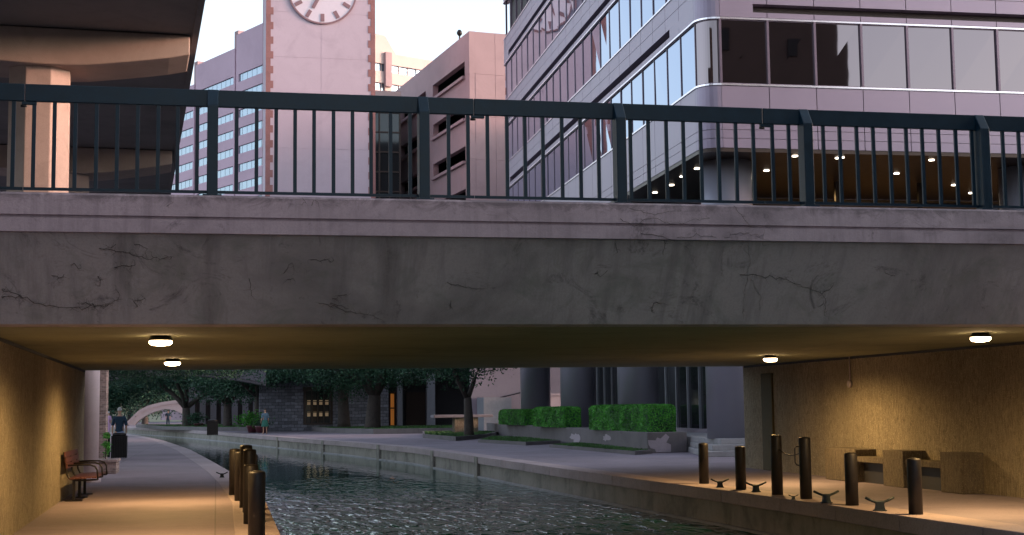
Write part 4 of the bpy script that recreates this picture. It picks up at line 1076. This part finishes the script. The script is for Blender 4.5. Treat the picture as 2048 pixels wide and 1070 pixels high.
def clock(side):
    Mx = Matrix.Translation((cc.x, TY, cc.z)) if side == 0 else (Matrix.Translation((tr_, cyy, cc.z)) @ Matrix.Rotation(R_(90), 4, 'Z'))
    f_ = MB().lathe(0, 0, [(RC, 0), (RC, .06)], 64, M=Mx @ Matrix.Rotation(R_(90), 4, 'X')).build('clock_face', M['clock_face'], tw)
    c_ = MB(); n_ = 64
    for k in range(n_):
        a0, a1 = 2*math.pi*k/n_, 2*math.pi*(k+1)/n_
        vs = []
        for y_ in (-.10, -.02):
            for r_ in (RC*.965, RC*1.015):
                for a in (a0, a1): vs.append(Mx @ Vector((r_*math.sin(a), y_, r_*math.cos(a))))
        c_.add(vs, [(0, 1, 3, 2), (4, 5, 7, 6), (0, 1, 5, 4), (2, 3, 7, 6)])
    c_.build('clock_ring', M['clock_ink'], f_)
    m_ = MB()
    for k in range(12):
        MB().box(-.14, .14, -.1, -.062, RC*.70, RC*.93, M=Mx @ Matrix.Rotation(2*math.pi*k/12, 4, 'Y')).build('hour_mark', M['clock_ink'], f_)
    MB().box(-.13, .13, -.14, -.102, -.3, RC*.60, M=Mx @ Matrix.Rotation(R_(208), 4, 'Y')).build('hour_hand', M['clock_ink'], f_)
    MB().box(-.09, .09, -.19, -.15, -.4, RC*.85, M=Mx @ Matrix.Rotation(R_(-18), 4, 'Y')).build('minute_hand', M['clock_ink'], f_)
clock(0); clock(1)

# ------------------------------------------------------------------ parking garage
gp = at(938, 62, 110)
gg = thing('parking_garage', (gp.x, 110, .3), 'pink precast parking garage with long dark openings and a blank right side', 'building', None, R_(8.0))
GM = (Matrix.Translation((gp.x, 110, .3)) @ Matrix.Rotation(R_(8), 4, 'Z')).inverted()
GT = gp.z-.3; 
def gz(px, py): return at(px, py, 110).z-.3
def gface(px, py):
    # hit on the left face plane (local x = 0)
    o_ = GM @ CAM; d_ = (GM.to_3x3() @ ray(px, py)); t_ = -o_.x/d_.x; return o_ + d_*t_
LG = gface(790, 250).y
b1a, b1b = 1.2, gface(866, 250).y; b2a, b2b = gface(852, 250).y, gface(799, 250).y
op1 = gface(930, 122).z; ob1 = gface(930, 152).z; pit = (gface(930, 152).z - gface(930, 237).z)
wl2 = MB()
# top band
wl2.box(0, .5, 0, LG, op1, GT)
z = op1
bot = ob1; lev = 0
piers = [(0, b1a), (b1b, b2a), (b2b, LG)]
while bot > 4:
    nxt = op1 - pit*(lev+1)
    wl2.box(0.02, .5, 0.02, LG-.02, nxt, bot)             # spandrel below this opening
    for (a, b_) in piers: wl2.box(.0, .5, a, b_, bot-.001 if False else bot+.002, op1-pit*lev-.002)
    lev += 1; bot = ob1 - pit*lev
wl2.build('left_wall', M['garage'], gg, world=False)
lg_ = MB()
for l in range(lev):
    bt = ob1-pit*l
    for (a, b_) in ((b1a, b1b), (b2a, b2b)): lg_.box(-.22, .0, a, b_, bt-.22, bt+.02)
lg_.build('ledge', M['garage'], gg, world=False)
fl = MB()
for l in range(lev+1): zz = ob1-pit*l-.5; fl.box(.5, 34, .5, LG-.3, zz-.3, zz)
fl.build('parking_floor', M['garage_dark'], gg, world=False)
MB().box(6, 34, 1, LG-.5, 0, GT-.7).build('dark_interior', M['garage_dark'], gg, world=False)
MB().box(.502, 6, LG-.5, LG-.02, 0, GT-.62).build('end_wall', M['garage_dark'], gg, world=False)
MB().box(.502, 34, .502, LG-.02, GT-.6, GT-.4).build('roof_slab', M['garage_dark'], gg, world=False)
rw = MB(); z = GT; 
while z > 0: 
    for xa, xb in ((.0, 2.2), (2.2, 9), (9, 16), (16, 30)): rw.box(xa+(.502 if xa == 0 else .012), xb-.012, 0, .5, max(0, z-pit)+.012, z-.012)
    z -= pit
rw.box(.51, 30, .03, .49, 0, GT-.05); rw.build('right_wall', M['garage'], gg, world=False)
q = GM @ at(919, 75, 114); an = thing('roof_beacon', tuple(at(919, 74, 114)), 'small dark beacon ball on a stick on the garage roof edge', 'beacon')
B_ = at(919, 84, 114); T_ = at(919, 66, 114)
MB().tube([B_, T_], .07, 6).build('stick', M['iron'], an); MB().lathe(T_.x, T_.y, [(.05, T_.z-.3), (.22, T_.z-.1), (.24, T_.z+.05), (.12, T_.z+.25)], 10).build('ball', M['iron'], an)
bpy.context.view_layer.update()

# dark glass building between tower and garage
d0, d1 = at(745, 300, 122), at(800, 300, 122)
dg = thing('dark_glass_building', ((d0.x+d1.x)/2, 122, .3), 'dark glazed building squeezed between the clock tower and the garage', 'building')
zt2 = at(770, 224, 122).z
MB().box(d0.x-3, d1.x, 122, 136, .3, zt2).build('glazing', M['glass_dark'], dg)
MB().box(d0.x-3.1, d1.x+.1, 121.9, 136, zt2+.002, at(770, 182, 122).z).build('parapet', M['hotel_warm'], dg)
fm = MB()
for k in range(9): x = d0.x-3+k*.9; fm.box(x-.06, x+.06, 121.86, 122, .3, zt2)
for k in range(10): z = zt2-k*1.75; fm.box(d0.x-3, d1.x, 121.9, 122, z-.12, z+.0)
fm.build('frames', M['bronze'], dg)

# ------------------------------------------------------------------ pink hotel behind the tower
HY = 190
hc = at(660, 300, HY)
ht = thing('pink_hotel', (hc.x, HY, .3), 'large stepped pink hotel block with rows of pale blue windows behind the clock tower', 'building', None, R_(26.3))
HM = (Matrix.Translation((hc.x, HY, .3)) @ Matrix.Rotation(R_(26.3), 4, 'Z')).inverted()
def hface(px, py, xo=0.0):
    o_ = HM @ CAM; d_ = (HM.to_3x3() @ ray(px, py)); t_ = (xo-o_.x)/d_.x; return o_ + d_*t_
def rface(px, py, yo=0.0):
    o_ = HM @ CAM; d_ = (HM.to_3x3() @ ray(px, py)); t_ = (yo-o_.y)/d_.y; return o_ + d_*t_
secs = [(hface(700, 100).y if False else 0.0, hface(471, 71).y, hface(471, 71).z), (hface(470, 71).y+.0, hface(390, 132).y, hface(390, 132).z), (hface(389, 150).y, hface(330, 190).y, hface(380, 172).z)]
fp = abs(hface(500, 385/2.675).z - hface(500, (385+97)/2.675).z)
topb = hface(503, 385/2.675+2).z     # centre of the topmost window band of section A (px 503)
fp = 3.35 if fp < 1 else fp
for si, (ya_, yb_, zt_) in enumerate(secs):
    xo = (0, .0, .0)[si]
    bd = MB(); wn = 0
    z = zt_; zc_ = topb - (0, 0, 0)[si]
    while zc_ > zt_-2.0: zc_ -= fp
    centres_ = []
    cz = zc_
    while cz > 12: centres_.append(cz); cz -= fp
    hb_ = fp*.22
    m0, m1 = ya_+.4, yb_-1.1
    prev = zt_
    for cz in centres_:
        bd.box(xo, xo+4.5, ya_, yb_-.3, cz+hb_, prev); prev = cz-hb_
        bd.box(xo, xo+1, ya_, m0, cz-hb_, cz+hb_); bd.box(xo, xo+1, m1, yb_-.3, cz-hb_, cz+hb_)
    bd.box(xo, xo+4.5, ya_, yb_-.3, 0, prev)
    bd.build('wall', M['hotel'], ht, world=False)
    for cz in centres_:
        wo = MB().add([(xo+.19, m0, cz-hb_), (xo+.19, m1, cz-hb_), (xo+.19, m1, cz+hb_), (xo+.19, m0, cz+hb_)], [(0, 1, 2, 3)]).build('window_band', M['window_far'], ht, world=False)
        ms = MB(); y = m0+1.4
        while y < m1-.4: ms.box(xo+.165, xo+.185, y-.02, y+.02, cz-hb_, cz+hb_); y += 1.5
        if ms.v: ms.build('mullions', M['mullion'], wo, world=False)
    if si < 3: MB().box(xo+.3, xo+3, yb_-.3, yb_+.9, 0, zt_+.8).build('pilaster', M['garage'], ht, world=False)
rs = [(rface(735, 100).x, rface(770, 70).x, rface(760, 69).z), (rface(770.5, 70).x, rface(880, 128).x, rface(800, 110).z)]
for (xa, xb, zt_) in rs:
    zc_ = rface(810, 142).z; hb_ = fp*.2; m0, m1 = xa+1.0, xb-.8
    bd = MB(); bd.box(xa, xb, -.0, 12, zc_+hb_, zt_); bd.box(xa, xb, 0, 12, zc_-fp+hb_, zc_-hb_); bd.box(xa, xb, 0, 12, 0, zc_-fp-hb_)
    bd.box(xa, m0, 0, 1, zc_-hb_, zc_+hb_); bd.box(xa, m0, 0, 1, zc_-fp-hb_, zc_-fp+hb_)
    bd.build('wall', M['hotel_warm'], ht, world=False)
    for cz in (zc_, zc_-fp):
        wo = MB().add([(m0, .35, cz-hb_), (xb, .35, cz-hb_), (xb, .35, cz+hb_), (m0, .35, cz+hb_)], [(0, 1, 2, 3)]).build('window_band', M['window_far'], ht, world=False)
        ms = MB(); x = m0+1.4
        while x < xb-.4: ms.box(x-.03, x+.03, .2, .34, cz-hb_, cz+hb_); x += 1.5
        if ms.v: ms.build('mullions', M['hotel_warm'], wo, world=False)
xa = rface(774, 140).x; MB().box(xa-.5, xa+.5, -.5, 0, rface(774, 174).z, rface(774, 106).z).build('pilaster', M['garage'], ht, world=False)
# sloping shoulder between the two right hand parts
MB().ext([(rs[0][1]-.01, rs[0][2]), (rs[0][1]-.01, rs[1][2]), (rface(792, 108).x, rs[1][2])], 'y', .01, 11.9).build('roof', M['hotel_warm'], ht, world=False)

# ------------------------------------------------------------------ elevated deck upper left
EX = Vector((-.73, 36, 0)); DR = R_(3.2)
dk = thing('elevated_deck', tuple(EX), 'dark elevated concrete deck with haunched cross beams on octagonal columns at the upper left', 'elevated road', None, DR)
DM = (Matrix.Translation(EX) @ Matrix.Rotation(DR, 4, 'Z')).inverted()
def dface(px, py, yo=0):
    o_ = DM @ CAM; d_ = DM.to_3x3() @ ray(px, py); t_ = (yo-o_.y)/d_.y; return o_ + d_*t_
DZ = dface(380, 71).z
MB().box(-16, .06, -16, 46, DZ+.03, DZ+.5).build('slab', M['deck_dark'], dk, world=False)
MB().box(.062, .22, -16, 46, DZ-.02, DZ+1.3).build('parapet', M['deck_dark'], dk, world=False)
A_ = dface(379, 109); cxl = dface(88, 128).x
def haunch(x):
    # soffit z of a beam at local x (tip at 0, deepest near the column, symmetric)
    u = min(1.0, abs(min(0, x))/abs(cxl+.8)) if x > cxl else max(0, 1-(cxl-x)/9)
    zt_ = A_.z; zb_ = dface(150, 131).z
    u = max(0, min(1, u)); return zt_ + (zb_-zt_)*(u**.8)
for j, yb in enumerate((0, 16.4, 32.8)):
    pts = [(0, DZ)]
    for k in range(25): x = -k*.5; pts.append((x, haunch(x)))
    pts.append((-12, DZ))
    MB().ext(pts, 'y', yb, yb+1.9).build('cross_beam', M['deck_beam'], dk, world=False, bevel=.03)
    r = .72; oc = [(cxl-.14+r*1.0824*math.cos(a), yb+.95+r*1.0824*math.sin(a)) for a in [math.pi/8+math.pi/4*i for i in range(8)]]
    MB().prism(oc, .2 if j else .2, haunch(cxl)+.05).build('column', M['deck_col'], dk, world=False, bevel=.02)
bpy.context.view_layer.update()

# ------------------------------------------------------------------ buildings out of view: some mirrored in the glass, others added to block light
def block(x0, x1, y0, y1, h, face, label, name='mirror_or_shade_block'):
    bb = thing(name, ((x0+x1)/2, (y0+y1)/2, .1), label, 'building')
    MB().box(x0, x1, y0, y1, .1, h).build('wall', M['brown_bldg'], bb)
    k = 0
    while 6.8+k*4 < h-1:
        wbm = MB(); x = x0+2
        while x < x1-2:
            wbm.box(x, x+1.1, y1+.005, y1+.08, 5+k*4, 6.3+k*4); wbm.box(x, x+1.1, y0-.08, y0-.005, 5+k*4, 6.3+k*4); x += 4
        wbm.build('window_band', M['dark_in'], bb)
        k += 1
block(30, 46, -80, -60, 46, 0, 'brown precast tower behind the viewpoint, mirrored dark in the office glass')
block(23, 32.6, -34, 6, 40, 0, 'brown precast block on the right bank beside the viewpoint, out of the frame')
block(45, 75, -6, 34, 13, 0, 'low brown block added out of frame to keep the sun off the bridge')  # added to block the low sun on the bridge
block(34, 70, 82, 108, 26, 0, 'brown block added unseen behind the mirror-glass office building to shade the arcade')  # unseen, added to stop sun reaching the arcade
block(-50, -9, -60, 8, 24, 0, 'brown block added out of frame on the left bank to dim the bridge face')  # added to cut the sky light on the bridge face
